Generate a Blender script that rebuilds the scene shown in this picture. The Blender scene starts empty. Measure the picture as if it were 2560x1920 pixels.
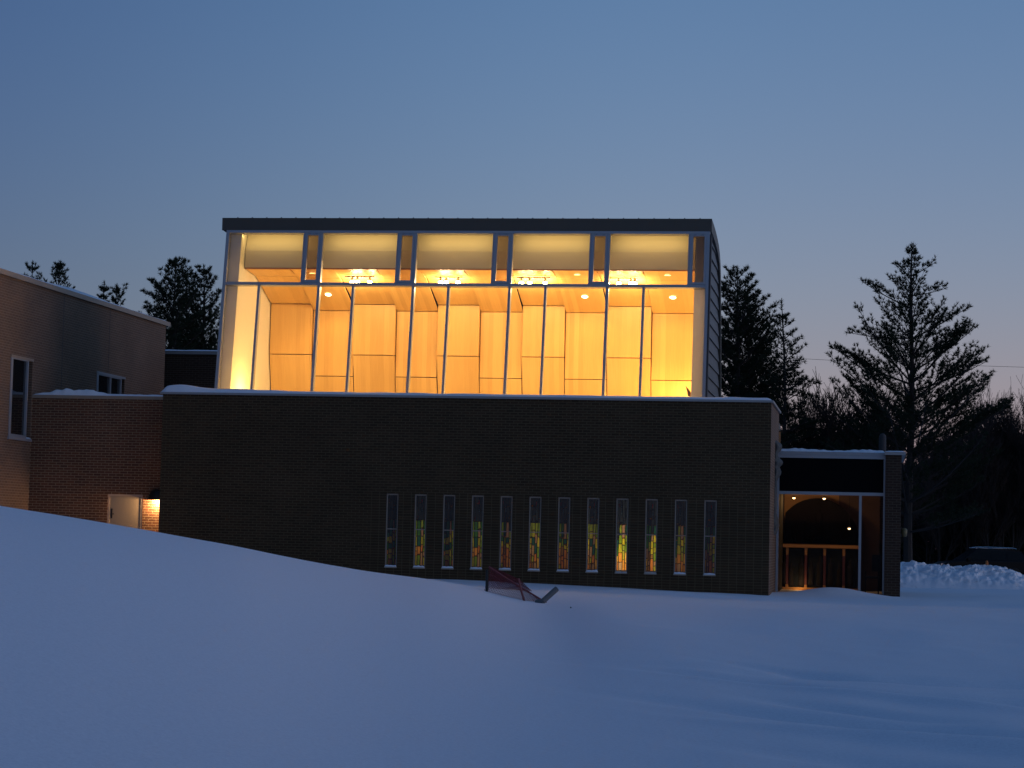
import bpy, math, random
import numpy as np
from mathutils import Vector, noise as mnoise

random.seed(7)
rng = np.random.default_rng(11)
sc = bpy.context.scene
COL = sc.collection
R = math.radians

# ------------------------------------------------------------------ camera geometry
FPX, YAW, PITCH, ROLL = 5800.0, 0.1551961, 0.0665937, 0.0234389
CAM = np.array([0.0, 0.0, 1.06])
F = np.array([-math.sin(YAW)*math.cos(PITCH), math.cos(YAW)*math.cos(PITCH), math.sin(PITCH)])
R0 = np.array([math.cos(YAW), math.sin(YAW), 0.0])
U0 = np.cross(R0, F)
RR = math.cos(ROLL)*R0 + math.sin(ROLL)*U0
UU = -math.sin(ROLL)*R0 + math.cos(ROLL)*U0

def ray(x, y):
    return F*FPX + RR*(x-1280) + UU*(960-y)
def onY(x, y, Y):
    d = ray(x, y); return CAM + d*(Y/d[1])
def onX(x, y, X):
    d = ray(x, y); return CAM + d*(X/d[0])

# ------------------------------------------------------------------ object helpers
def wloc(o):
    v = Vector((0, 0, 0))
    while o is not None:
        v += o.location; o = o.parent
    return v

def tag(o, label=None, cat=None, group=None, kind=None):
    if label: o['label'] = label
    if cat: o['category'] = cat
    if group: o['group'] = group
    if kind: o['kind'] = kind
    return o

def thing(name, loc, label, cat, group=None, rz=0.0):
    o = bpy.data.objects.new(name, None); COL.objects.link(o)
    o.location = loc; o.rotation_euler = (0, 0, rz); o.empty_display_size = 0.2
    return tag(o, label, cat, group)

def link_mesh(name, V, Fc, mat, parent=None, local=False, smooth=False, cols=None, origin=None):
    """V: (n,3) world coordinates (local if local). Fc: list of index tuples or an (m,3|4) array."""
    V = np.asarray(V, dtype=np.float64).reshape(-1, 3)
    o_ = Vector((0, 0, 0)) if local else (wloc(parent) if parent is not None else Vector((0, 0, 0)))
    if origin is not None and parent is None:
        o_ = Vector(origin)
    V = V - np.array(o_)
    me = bpy.data.meshes.new(name)
    if isinstance(Fc, np.ndarray):
        n, k = Fc.shape
        me.vertices.add(len(V)); me.vertices.foreach_set('co', V.astype(np.float32).ravel())
        me.loops.add(n*k); me.loops.foreach_set('vertex_index', Fc.astype(np.int32).ravel())
        me.polygons.add(n)
        me.polygons.foreach_set('loop_start', np.arange(0, n*k, k, dtype=np.int32))
        me.polygons.foreach_set('loop_total', np.full(n, k, dtype=np.int32))
        me.update(calc_edges=True)
    else:
        me.from_pydata([tuple(p) for p in V], [], Fc)
        uv = me.uv_layers.new(name='UVMap')
        W = V + np.array(o_)
        for p in me.polygons:
            n = p.normal
            a = (abs(n.x), abs(n.y), abs(n.z))
            for li in p.loop_indices:
                c = W[me.loops[li].vertex_index]
                if a[2] > 0.8: uv.data[li].uv = (c[0], c[1])
                elif a[0] > a[1]: uv.data[li].uv = (c[1], c[2])
                else: uv.data[li].uv = (c[0], c[2])
    if cols is not None:
        ca = me.color_attributes.new('Col', 'FLOAT_COLOR', 'CORNER')
        for p, c in zip(me.polygons, cols):
            for li in p.loop_indices: ca.data[li].color = (*c, 1)
    if smooth:
        me.polygons.foreach_set('use_smooth', np.ones(len(me.polygons), dtype=bool))
    me.validate()
    if mat is not None: me.materials.append(mat)
    o = bpy.data.objects.new(name, me); COL.objects.link(o)
    if parent is not None: o.parent = parent
    elif origin is not None: o.location = o_
    return o

class MB:
    def __init__(s): s.v = []; s.f = []; s.c = []
    def poly(s, pts, col=None):
        b = len(s.v); s.v += [tuple(map(float, p)) for p in pts]; s.f.append(tuple(range(b, b+len(pts)))); s.c.append(col); return s
    def hexa(s, p):  # 8 pts: bottom 4 (ccw from above), top 4
        b = len(s.v); s.v += [tuple(map(float, q)) for q in p]
        for f in ((3, 2, 1, 0), (4, 5, 6, 7), (0, 1, 5, 4), (1, 2, 6, 5), (2, 3, 7, 6), (3, 0, 4, 7)):
            s.f.append(tuple(b+i for i in f)); s.c.append(None)
        return s
    def box(s, x0, x1, y0, y1, z0, z1):
        return s.hexa([(x0, y0, z0), (x1, y0, z0), (x1, y1, z0), (x0, y1, z0), (x0, y0, z1), (x1, y0, z1), (x1, y1, z1), (x0, y1, z1)])
    def prism_x(s, poly, x0, x1):  # poly of (y,z), ccw seen from +X
        n = len(poly); b = len(s.v)
        s.v += [(x0, p[0], p[1]) for p in poly] + [(x1, p[0], p[1]) for p in poly]
        s.f.append(tuple(b+i for i in reversed(range(n)))); s.f.append(tuple(b+n+i for i in range(n)))
        for i in range(n):
            j = (i+1) % n; s.f.append((b+i, b+j, b+n+j, b+n+i))
        s.c += [None]*(n+2); return s
    def prism_y(s, poly, y0, y1):  # poly of (x,z)
        n = len(poly); b = len(s.v)
        s.v += [(p[0], y0, p[1]) for p in poly] + [(p[0], y1, p[1]) for p in poly]
        s.f.append(tuple(b+i for i in range(n))); s.f.append(tuple(b+n+i for i in reversed(range(n))))
        for i in range(n):
            j = (i+1) % n; s.f.append((b+j, b+i, b+n+i, b+n+j))
        s.c += [None]*(n+2); return s
    def tube(s, pts, rad, n=8, caps=True):
        pts = [Vector(p) for p in pts]
        if not hasattr(rad, '__len__'): rad = [rad]*len(pts)
        b = len(s.v)
        for i, p in enumerate(pts):
            t = (pts[min(i+1, len(pts)-1)] - pts[max(i-1, 0)]).normalized()
            a = t.orthogonal().normalized() if i == 0 else (a_prev - t*a_prev.dot(t)).normalized()
            a_prev = a; c = t.cross(a)
            for k in range(n):
                th = 2*math.pi*k/n; s.v.append(tuple(p + (a*math.cos(th) + c*math.sin(th))*rad[i]))
        for i in range(len(pts)-1):
            for k in range(n):
                s.f.append((b+i*n+k, b+i*n+(k+1) % n, b+(i+1)*n+(k+1) % n, b+(i+1)*n+k)); s.c.append(None)
        if caps:
            s.f.append(tuple(b+k for k in reversed(range(n)))); e = b+(len(pts)-1)*n
            s.f.append(tuple(e+k for k in range(n))); s.c += [None, None]
        return s
    def lathe(s, prof, c, n=20, axis='z', a0=0, a1=2*math.pi):
        b = len(s.v); full = abs(a1-a0-2*math.pi) < 1e-6; m = n if full else n+1
        for r, h in prof:
            for k in range(m):
                th = a0+(a1-a0)*k/n
                q = (r*math.cos(th), r*math.sin(th), h)
                if axis == 'y': q = (q[0], q[2], q[1])
                if axis == 'x': q = (q[2], q[0], q[1])
                s.v.append((c[0]+q[0], c[1]+q[1], c[2]+q[2]))
        for i in range(len(prof)-1):
            for k in range(n):
                k2 = (k+1) % m
                s.f.append((b+i*m+k, b+i*m+k2, b+(i+1)*m+k2, b+(i+1)*m+k)); s.c.append(None)
        return s
    def wallY(s, x0, x1, z0, z1, y, holes=(), depth=0.12):   # faces -Y
        xs = sorted({x0, x1, *[h[0] for h in holes], *[h[1] for h in holes]}); zs = sorted({z0, z1, *[h[2] for h in holes], *[h[3] for h in holes]})
        for i in range(len(xs)-1):
            for j in range(len(zs)-1):
                cx, cz = (xs[i]+xs[i+1])/2, (zs[j]+zs[j+1])/2
                if any(h[0] < cx < h[1] and h[2] < cz < h[3] for h in holes): continue
                s.poly([(xs[i], y, zs[j]), (xs[i+1], y, zs[j]), (xs[i+1], y, zs[j+1]), (xs[i], y, zs[j+1])])
        for a, b, c, d in holes:
            e = y+depth
            s.poly([(a, y, c), (a, y, d), (a, e, d), (a, e, c)]); s.poly([(b, y, d), (b, y, c), (b, e, c), (b, e, d)])
            s.poly([(a, y, d), (b, y, d), (b, e, d), (a, e, d)]); s.poly([(b, y, c), (a, y, c), (a, e, c), (b, e, c)])
        return s
    def wallX(s, y0, y1, z0, z1, x, holes=(), depth=0.12):   # faces +X
        ys = sorted({y0, y1, *[h[0] for h in holes], *[h[1] for h in holes]}); zs = sorted({z0, z1, *[h[2] for h in holes], *[h[3] for h in holes]})
        for i in range(len(ys)-1):
            for j in range(len(zs)-1):
                cy, cz = (ys[i]+ys[i+1])/2, (zs[j]+zs[j+1])/2
                if any(h[0] < cy < h[1] and h[2] < cz < h[3] for h in holes): continue
                s.poly([(x, ys[i], zs[j]), (x, ys[i+1], zs[j]), (x, ys[i+1], zs[j+1]), (x, ys[i], zs[j+1])])
        for a, b, c, d in holes:
            e = x-depth
            s.poly([(x, a, c), (x, a, d), (e, a, d), (e, a, c)]); s.poly([(x, b, d), (x, b, c), (e, b, c), (e, b, d)])
            s.poly([(x, a, d), (x, b, d), (e, b, d), (e, a, d)]); s.poly([(x, b, c), (x, a, c), (e, a, c), (e, b, c)])
        return s
    def build(s, name, mat, parent=None, local=False, smooth=False, cols=False, origin=None):
        return link_mesh(name, s.v, s.f, mat, parent, local, smooth, s.c if cols else None, origin)

# ------------------------------------------------------------------ materials
def mat_new(name):
    m = bpy.data.materials.new(name); m.use_nodes = True
    nt = m.node_tree; nt.nodes.clear()
    out = nt.nodes.new('ShaderNodeOutputMaterial')
    return m, nt, out
def N(nt, t, **kw):
    n = nt.nodes.new(t)
    for k, v in kw.items(): setattr(n, k, v)
    return n
def bsdf(nt, out, col=None, rough=0.6, metal=0.0, spec=0.5):
    b = N(nt, 'ShaderNodeBsdfPrincipled')
    if col: b.inputs['Base Color'].default_value = (*col, 1)
    b.inputs['Roughness'].default_value = rough; b.inputs['Metallic'].default_value = metal
    b.inputs['Specular IOR Level'].default_value = spec
    nt.links.new(b.outputs[0], out.inputs[0]); return b
def plain(name, col, rough=0.6, metal=0.0, var=0.12, scale=6.0, spec=0.5, bump=0.0):
    m, nt, out = mat_new(name); b = bsdf(nt, out, col, rough, metal, spec)
    tc = N(nt, 'ShaderNodeTexCoord'); no = N(nt, 'ShaderNodeTexNoise'); no.inputs['Scale'].default_value = scale; no.inputs['Detail'].default_value = 5
    nt.links.new(tc.outputs['Object'], no.inputs['Vector'])
    mp = N(nt, 'ShaderNodeMapRange'); mp.inputs['To Min'].default_value = 1-var; mp.inputs['To Max'].default_value = 1+var
    nt.links.new(no.outputs['Fac'], mp.inputs['Value'])
    mx = N(nt, 'ShaderNodeMix', data_type='RGBA', blend_type='MULTIPLY'); mx.inputs[0].default_value = 1
    mx.inputs[6].default_value = (*col, 1); nt.links.new(mp.outputs[0], mx.inputs[7]); nt.links.new(mx.outputs[2], b.inputs['Base Color'])
    if bump:
        bu = N(nt, 'ShaderNodeBump'); bu.inputs['Strength'].default_value = bump; bu.inputs['Distance'].default_value = 0.02
        nt.links.new(no.outputs['Fac'], bu.inputs['Height']); nt.links.new(bu.outputs[0], b.inputs['Normal'])
    return m
def emit(name, col, strength):
    m, nt, out = mat_new(name); e = N(nt, 'ShaderNodeEmission'); e.inputs[0].default_value = (*col, 1); e.inputs[1].default_value = strength
    nt.links.new(e.outputs[0], out.inputs[0]); return m
def brick(name, c1, c2, mortar, stack=False):
    m, nt, out = mat_new(name); b = bsdf(nt, out, rough=0.85, spec=0.2)
    tc = N(nt, 'ShaderNodeTexCoord')
    def bt(off):
        t = N(nt, 'ShaderNodeTexBrick'); t.offset = off; t.squash = 1.0
        t.inputs['Scale'].default_value = 1.0; t.inputs['Brick Width'].default_value = 0.2032; t.inputs['Row Height'].default_value = 0.0677
        t.inputs['Mortar Size'].default_value = 0.0068; t.inputs['Mortar Smooth'].default_value = 0.1; t.inputs['Bias'].default_value = 0.0
        t.inputs['Color1'].default_value = (*c1, 1); t.inputs['Color2'].default_value = (*c2, 1); t.inputs['Mortar'].default_value = (*mortar, 1)
        nt.links.new(tc.outputs['UV'], t.inputs['Vector']); return t
    t = bt(0.5); colo, fac = t.outputs['Color'], t.outputs['Fac']
    if stack:   # the course zone with the windows is stack bonded: head joints line up
        t2 = bt(0.0); se = N(nt, 'ShaderNodeSeparateXYZ'); nt.links.new(tc.outputs['UV'], se.inputs[0])
        a = N(nt, 'ShaderNodeMath', operation='LESS_THAN'); a.inputs[1].default_value = 2.166; nt.links.new(se.outputs[1], a.inputs[0])
        g = N(nt, 'ShaderNodeMath', operation='GREATER_THAN'); g.inputs[1].default_value = -12.4; nt.links.new(se.outputs[0], g.inputs[0])
        mu = N(nt, 'ShaderNodeMath', operation='MULTIPLY'); nt.links.new(a.outputs[0], mu.inputs[0]); nt.links.new(g.outputs[0], mu.inputs[1])
        mx = N(nt, 'ShaderNodeMix', data_type='RGBA'); nt.links.new(mu.outputs[0], mx.inputs[0]); nt.links.new(colo, mx.inputs[6]); nt.links.new(t2.outputs['Color'], mx.inputs[7]); colo = mx.outputs[2]
        mf = N(nt, 'ShaderNodeMix'); nt.links.new(mu.outputs[0], mf.inputs[0]); nt.links.new(fac, mf.inputs[2]); nt.links.new(t2.outputs['Fac'], mf.inputs[3]); fac = mf.outputs[0]
    no = N(nt, 'ShaderNodeTexNoise'); no.inputs['Scale'].default_value = 0.7; no.inputs['Detail'].default_value = 6; nt.links.new(tc.outputs['UV'], no.inputs['Vector'])
    mp = N(nt, 'ShaderNodeMapRange'); mp.inputs['To Min'].default_value = 0.7; mp.inputs['To Max'].default_value = 1.3; nt.links.new(no.outputs['Fac'], mp.inputs['Value'])
    mx = N(nt, 'ShaderNodeMix', data_type='RGBA', blend_type='MULTIPLY'); mx.inputs[0].default_value = 1
    nt.links.new(colo, mx.inputs[6]); nt.links.new(mp.outputs[0], mx.inputs[7]); nt.links.new(mx.outputs[2], b.inputs['Base Color'])
    bu = N(nt, 'ShaderNodeBump'); bu.invert = True; bu.inputs['Strength'].default_value = 0.5; bu.inputs['Distance'].default_value = 0.01
    nt.links.new(fac, bu.inputs['Height']); nt.links.new(bu.outputs[0], b.inputs['Normal'])
    return m
def snow_mat(name, dirt=0.0, fine=1.0):
    m, nt, out = mat_new(name); b = bsdf(nt, out, (0.82, 0.84, 0.88), 0.75, spec=0.25)
    tc = N(nt, 'ShaderNodeTexCoord')
    n1 = N(nt, 'ShaderNodeTexNoise'); n1.inputs['Scale'].default_value = 9*fine; n1.inputs['Detail'].default_value = 8; n1.inputs['Roughness'].default_value = 0.65
    nt.links.new(tc.outputs['Object'], n1.inputs['Vector'])
    bu = N(nt, 'ShaderNodeBump'); bu.inputs['Strength'].default_value = 0.25; bu.inputs['Distance'].default_value = 0.02
    nt.links.new(n1.outputs['Fac'], bu.inputs['Height']); nt.links.new(bu.outputs[0], b.inputs['Normal'])
    if not dirt:
        n3 = N(nt, 'ShaderNodeTexNoise'); n3.inputs['Scale'].default_value = 34*fine; n3.inputs['Detail'].default_value = 4; n3.inputs['Roughness'].default_value = 0.8
        nt.links.new(tc.outputs['Object'], n3.inputs['Vector'])
        gr = N(nt, 'ShaderNodeMapRange'); gr.inputs['From Min'].default_value = .32; gr.inputs['From Max'].default_value = .68; nt.links.new(n3.outputs['Fac'], gr.inputs['Value'])
        mg = N(nt, 'ShaderNodeMix', data_type='RGBA'); mg.inputs[6].default_value = (0.75, 0.77, 0.81, 1); mg.inputs[7].default_value = (0.87, 0.89, 0.92, 1)
        nt.links.new(gr.outputs[0], mg.inputs[0]); nt.links.new(mg.outputs[2], b.inputs['Base Color'])
    if dirt:
        n2 = N(nt, 'ShaderNodeTexNoise'); n2.inputs['Scale'].default_value = 3.2; n2.inputs['Detail'].default_value = 8; n2.inputs['Roughness'].default_value = 0.7
        nt.links.new(tc.outputs['Object'], n2.inputs['Vector'])
        mr = N(nt, 'ShaderNodeMapRange'); mr.inputs['From Min'].default_value = 0.56; mr.inputs['From Max'].default_value = 0.74; mr.inputs['To Max'].default_value = dirt
        nt.links.new(n2.outputs['Fac'], mr.inputs['Value'])
        mx = N(nt, 'ShaderNodeMix', data_type='RGBA'); mx.inputs[6].default_value = (0.82, 0.83, 0.86, 1); mx.inputs[7].default_value = (0.22, 0.18, 0.15, 1)
        nt.links.new(mr.outputs[0], mx.inputs[0]); nt.links.new(mx.outputs[2], b.inputs['Base Color'])
    return m
def wood(name, c1, c2):
    m, nt, out = mat_new(name); b = bsdf(nt, out, rough=0.45, spec=0.3)
    tc = N(nt, 'ShaderNodeTexCoord'); se = N(nt, 'ShaderNodeSeparateXYZ'); nt.links.new(tc.outputs['Object'], se.inputs[0])
    # veneer leaves about 13 cm wide, each a slightly different tone, running up the panel
    mu = N(nt, 'ShaderNodeMath', operation='MULTIPLY'); mu.inputs[1].default_value = 7.6; nt.links.new(se.outputs[0], mu.inputs[0])
    fl = N(nt, 'ShaderNodeMath', operation='FLOOR'); nt.links.new(mu.outputs[0], fl.inputs[0])
    wn = N(nt, 'ShaderNodeTexWhiteNoise', noise_dimensions='1D'); nt.links.new(fl.outputs[0], wn.inputs['W'])
    mp = N(nt, 'ShaderNodeMapping'); mp.inputs['Scale'].default_value = (22, 1.2, 1.2); nt.links.new(tc.outputs['Object'], mp.inputs[0])
    no = N(nt, 'ShaderNodeTexNoise'); no.inputs['Scale'].default_value = 1.6; no.inputs['Detail'].default_value = 6; nt.links.new(mp.outputs[0], no.inputs['Vector'])
    ad = N(nt, 'ShaderNodeMath', operation='MULTIPLY_ADD'); ad.inputs[1].default_value = 0.45; nt.links.new(wn.outputs['Value'], ad.inputs[0])
    hf = N(nt, 'ShaderNodeMath', operation='MULTIPLY'); hf.inputs[1].default_value = 0.55; nt.links.new(no.outputs['Fac'], hf.inputs[0]); nt.links.new(hf.outputs[0], ad.inputs[2])
    mx = N(nt, 'ShaderNodeMix', data_type='RGBA'); mx.inputs[6].default_value = (*c1, 1); mx.inputs[7].default_value = (*c2, 1)
    nt.links.new(ad.outputs[0], mx.inputs[0]); nt.links.new(mx.outputs[2], b.inputs['Base Color'])
    return m
def glass(name, tint=(0.96, 0.97, 0.96), refl=1.0):
    m, nt, out = mat_new(name)
    tr = N(nt, 'ShaderNodeBsdfTransparent'); tr.inputs[0].default_value = (*tint, 1)
    gl = N(nt, 'ShaderNodeBsdfGlossy'); gl.inputs['Roughness'].default_value = 0.02
    fr = N(nt, 'ShaderNodeFresnel'); fr.inputs[0].default_value = 1.5
    mm = N(nt, 'ShaderNodeMath', operation='MULTIPLY'); mm.inputs[1].default_value = refl; nt.links.new(fr.outputs[0], mm.inputs[0])
    mx = N(nt, 'ShaderNodeMixShader'); nt.links.new(mm.outputs[0], mx.inputs[0]); nt.links.new(tr.outputs[0], mx.inputs[1]); nt.links.new(gl.outputs[0], mx.inputs[2])
    nt.links.new(mx.outputs[0], out.inputs[0]); return m
def stained(name):
    m, nt, out = mat_new(name)
    at = N(nt, 'ShaderNodeVertexColor'); at.layer_name = 'Col'
    tc = N(nt, 'ShaderNodeTexCoord'); no = N(nt, 'ShaderNodeTexNoise'); no.inputs['Scale'].default_value = 14; nt.links.new(tc.outputs['Object'], no.inputs['Vector'])
    mp = N(nt, 'ShaderNodeMapRange'); mp.inputs['To Min'].default_value = 0.7; mp.inputs['To Max'].default_value = 1.2; nt.links.new(no.outputs['Fac'], mp.inputs['Value'])
    mu = N(nt, 'ShaderNodeMix', data_type='RGBA', blend_type='MULTIPLY'); mu.inputs[0].default_value = 1; nt.links.new(at.outputs[0], mu.inputs[6]); nt.links.new(mp.outputs[0], mu.inputs[7])
    tl = N(nt, 'ShaderNodeBsdfTranslucent'); nt.links.new(mu.outputs[2], tl.inputs[0])
    gl = N(nt, 'ShaderNodeBsdfGlossy'); gl.inputs['Roughness'].default_value = 0.25; gl.inputs[0].default_value = (0.6, 0.6, 0.6, 1)
    mx = N(nt, 'ShaderNodeMixShader'); mx.inputs[0].default_value = 0.07
    nt.links.new(tl.outputs[0], mx.inputs[1]); nt.links.new(gl.outputs[0], mx.inputs[2])
    nt.links.new(mx.outputs[0], out.inputs[0]); return m

M = {}
M['brick'] = brick('dark_brown_brick', (0.060, 0.034, 0.022), (0.044, 0.026, 0.018), (0.105, 0.078, 0.056))
M['brick_front'] = brick('dark_brown_brick_front', (0.068, 0.040, 0.020), (0.048, 0.030, 0.015), (0.115, 0.084, 0.046), stack=True)
M['brick_link_lit'] = brick('red_brown_brick_lit', (0.165, 0.072, 0.040), (0.11, 0.052, 0.032), (0.33, 0.225, 0.135))  # same brick, lightened in colour for the lamp's bounce on the wing
M['brick_side_lit'] = brick('brown_brick_lit', (0.178, 0.106, 0.068), (0.14, 0.088, 0.060), (0.28, 0.21, 0.15))  # same brick, lightened in colour for walls catching the side glow
M['snow'] = snow_mat('field_snow'); M['snow_cap'] = snow_mat('ledge_snow', fine=2.0); M['snow_bank'] = snow_mat('ploughed_snow', dirt=0.55)
M['coping'] = plain('coping_metal', (0.30, 0.29, 0.28), 0.45, 0.2, 0.08)
M['coping_tan'] = plain('tan_coping_metal', (0.34, 0.26, 0.19), 0.5, 0.1, 0.08)
M['frame'] = plain('silver_aluminium', (0.34, 0.35, 0.37), 0.45, 0.25, 0.05)
M['frame_tan'] = plain('grey_window_frame', (0.38, 0.30, 0.235), 0.6, 0.0, 0.1)
M['fascia'] = plain('dark_zinc_fascia', (0.074, 0.066, 0.052), 0.5, 0.2, 0.12, 2.0)
M['cladding'] = plain('weathered_metal_cladding', (0.11, 0.105, 0.105), 0.5, 0.3, 0.3, 1.5)
M['trim_dark'] = plain('dark_brown_trim', (0.05, 0.042, 0.038), 0.6, 0.1, 0.1)
M['plaster'] = plain('white_plaster', (0.70, 0.66, 0.58), 0.8, 0, 0.03)
M['beige'] = plain('beige_bulkhead', (0.42, 0.37, 0.29), 0.8, 0, 0.04, 1.0)
M['wood'] = wood('maple_veneer', (0.52, 0.305, 0.098), (0.72, 0.46, 0.17))
M['wood_dark'] = plain('red_wood_lip', (0.22, 0.09, 0.05), 0.5)
M['floorwood'] = plain('hall_floor_boards', (0.42, 0.27, 0.14), 0.5)
M['glass'] = glass('clear_pane'); M['glass_vent'] = glass('tinted_pane', (0.60, 0.52, 0.46)); M['glass_dim'] = glass('grey_pane', (0.78, 0.78, 0.80), 0.15)
M['spandrel'] = plain('black_spandrel_glass', (0.004, 0.004, 0.005), 0.5, 0, 0, spec=0.04)
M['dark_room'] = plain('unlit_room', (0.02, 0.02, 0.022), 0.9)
M['stained'] = stained('stained_glass'); M['lead'] = plain('lead_came', (0.02, 0.02, 0.02), 0.6)
M['door'] = plain('beige_door_paint', (0.25, 0.205, 0.16), 0.55, 0, 0.03)
M['black'] = plain('black_metal', (0.008, 0.008, 0.008), 0.5)
M['bulb'] = emit('halogen_bulb', (1.0, 0.72, 0.34), 60)
M['downlight'] = emit('downlight_lens', (1.0, 0.78, 0.42), 9)
M['small_bulb'] = emit('spot_bulb', (1.0, 0.62, 0.25), 9)
M['sconce_bulb'] = emit('sconce_bulb', (1.0, 0.66, 0.32), 6)
M['steel'] = plain('dull_steel', (0.3, 0.3, 0.3), 0.35, 0.8)
M['red'] = plain('red_paint', (0.35, 0.02, 0.015), 0.5)
M['net'] = plain('red_net_cord', (0.17, 0.02, 0.025), 0.8)
M['net_tube'] = plain('dark_red_tube', (0.19, 0.03, 0.03), 0.5)
M['grey_tube'] = plain('grey_foam_tube', (0.12, 0.12, 0.12), 0.8)
M['stone'] = plain('weathered_stone', (0.085, 0.09, 0.085), 0.9, 0, 0.3, 9, bump=0.6)
M['paint_black'] = plain('black_car_paint', (0.004, 0.004, 0.005), 0.4, spec=0.2)
M['car_glass'] = plain('car_window_glass', (0.010, 0.011, 0.011), 0.3, spec=0.12)
M['tyre'] = plain('tyre_rubber', (0.012, 0.012, 0.012), 0.8)
M['tail'] = emit('tail_lens_glint', (1.0, .16, .04), .22)  # unlit lens given a weak glow to stand for lamp glints
M['chrome'] = plain('chrome_trim', (0.6, 0.6, 0.6), 0.15, 1.0)
M['cone'] = plain('orange_cone_plastic', (0.55, 0.16, 0.03), 0.6)
M['bark'] = plain('dark_bark', (0.028, 0.022, 0.018), 0.9, 0, 0.3)
M['needle'] = plain('pine_needles', (0.022, 0.032, 0.018), 0.8, 0, 0.35, 0.9, spec=0.1)
M['twig'] = plain('bare_twigs', (0.050, 0.042, 0.038), 0.9, 0, 0.2, spec=0.1)
M['woods'] = plain('far_evergreens', (0.014, 0.016, 0.010), 0.9, 0, 0.5, 0.5, spec=0.05)
M['wire'] = plain('utility_wire', (0.03, 0.03, 0.03), 0.6)
M['asphalt'] = plain('asphalt', (0.05, 0.05, 0.052), 0.9)
M['ochre'] = plain('ochre_interior_wall', (0.34, 0.20, 0.10), 0.8); M['ochre_dim'] = plain('ochre_wall_dim', (0.12, 0.075, 0.06), 0.8)  # dim copy colours the ochre room outside the lamplight
M['altar_dark'] = plain('dark_carved_panel', (0.0022, 0.0018, 0.0016), 0.9, 0, 0.9, 3.0, spec=0.03, bump=0.5)
M['altar_blue'] = plain('blue_grey_panel', (0.009, 0.016, 0.024), 0.9, 0, 0.3, 3.0)
M['figure'] = plain('faded_carving', (0.020, 0.019, 0.021), 0.9, 0, 0.4, 5)
M['gilt'] = plain('ochre_gilt_wood', (0.58, 0.30, 0.10), 0.55)
M['pilaster'] = plain('red_marble_pilaster', (0.17, 0.055, 0.05), 0.5, 0, 0.2)
M['chair'] = plain('dark_chair', (0.02, 0.02, 0.024), 0.7)
M['yellow'] = plain('dull_yellow_enamel', (0.13, 0.11, 0.045), 0.5)
M['flue'] = plain('grey_flue', (0.045, 0.043, 0.043), 0.8)

# ------------------------------------------------------------------ key planes (metres)
YF = 56.933
XL, XR = -17.90, -2.475
ZP = 4.53
YK = YF + 1.0
XS = -21.75

# ------------------------------------------------------------------ terrain
crest_px = [(-900, 1120, 24), (-400, 1196, 26), (0, 1265, 28), (200, 1297, 29.3), (399, 1332, 31), (600, 1369, 33), (785, 1408, 36), (900, 1430, 38), (987, 1443, 39.5), (1013, 1445, 40), (1060, 1450, 40.5), (1108, 1458, 41), (1209, 1482, 42.5), (1300, 1501, 43.5), (1354, 1510, 43.5), (1500, 1546, 36.5), (1700, 1600, 32.0), (1900, 1654, 28.9)]
_ca, _cd, _cz = [], [], []
for x, y, d in crest_px:
    q = ray(x, y); h = math.hypot(q[0], q[1]); a = math.atan2(q[0], q[1])
    _ca.append(a); _cd.append(d); _cz.append(CAM[2] + d*q[2]/h)
def px_az(x):
    q = ray(x, 1365); return math.atan2(q[0], q[1])
_ca += [px_az(2250), px_az(2500), 0.3, 0.6, 1.5]; _cd += [27, 26, 26, 26, 26]
_cz += [None]*5
_ca[0:0] = [-1.6, -0.9]; _cd[0:0] = [24, 24]; _cz[0:0] = [2.6, 2.6]
def sstep(t): t = np.clip(t, 0, 1); return t*t*(3-2*t)
def plain_z(X, Y):
    d = np.hypot(X, Y)
    zf = np.interp(X, [-40, -10, -2, 8], [0.02, 0.015, -0.175, -0.16])
    z = -0.75 + (zf + 0.75)*sstep((d-4)/44)
    z = z + np.interp(Y, [78, 90, 1000, 1e5], [0, -0.35, -0.35, -0.35])
    return z
_cza = []
for a, d, z in zip(_ca, _cd, _cz):
    _cza.append(z if z is not None else float(plain_z(np.array(math.sin(a)*d), np.array(math.cos(a)*d))))
_ca, _cd, _cza = map(np.array, (_ca, _cd, _cza))
_ag = np.arange(-1.6, 1.5, 0.001); _k = np.exp(-0.5*(np.arange(-24, 25)/8.0)**2); _k /= _k.sum()
_dg, _zg = np.interp(_ag, _ca, _cd), np.interp(_ag, _ca, _cza)
_dg = np.convolve(np.pad(_dg, 24, 'edge'), _k, 'valid'); _zg = np.convolve(np.pad(_zg, 24, 'edge'), _k, 'valid')
_ca, _cd, _cza = _ag, _dg, _zg
_k2 = np.exp(-0.5*(np.arange(-150, 151)/55.0)**2); _k2 /= _k2.sum()
_pg = _cza - (-0.75+0.75*sstep((_cd-4)/44))
_wide = np.convolve(np.pad(_pg, 150, 'edge'), _k2, 'valid')
def bumpg(X, Y, x0, y0, sx, sy, h, rot=0.0):
    c, s_ = math.cos(rot), math.sin(rot); u = (X-x0)*c+(Y-y0)*s_; v = -(X-x0)*s_+(Y-y0)*c
    return h*np.exp(-(u/sx)**2-(v/sy)**2)
def vnoise(X, Y, sx, sy, seed):
    out = np.zeros(X.size); xs, ys = X.ravel()/sx, Y.ravel()/sy
    for i in range(X.size): out[i] = mnoise.noise((xs[i], ys[i], seed))
    return out.reshape(X.shape)
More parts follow.
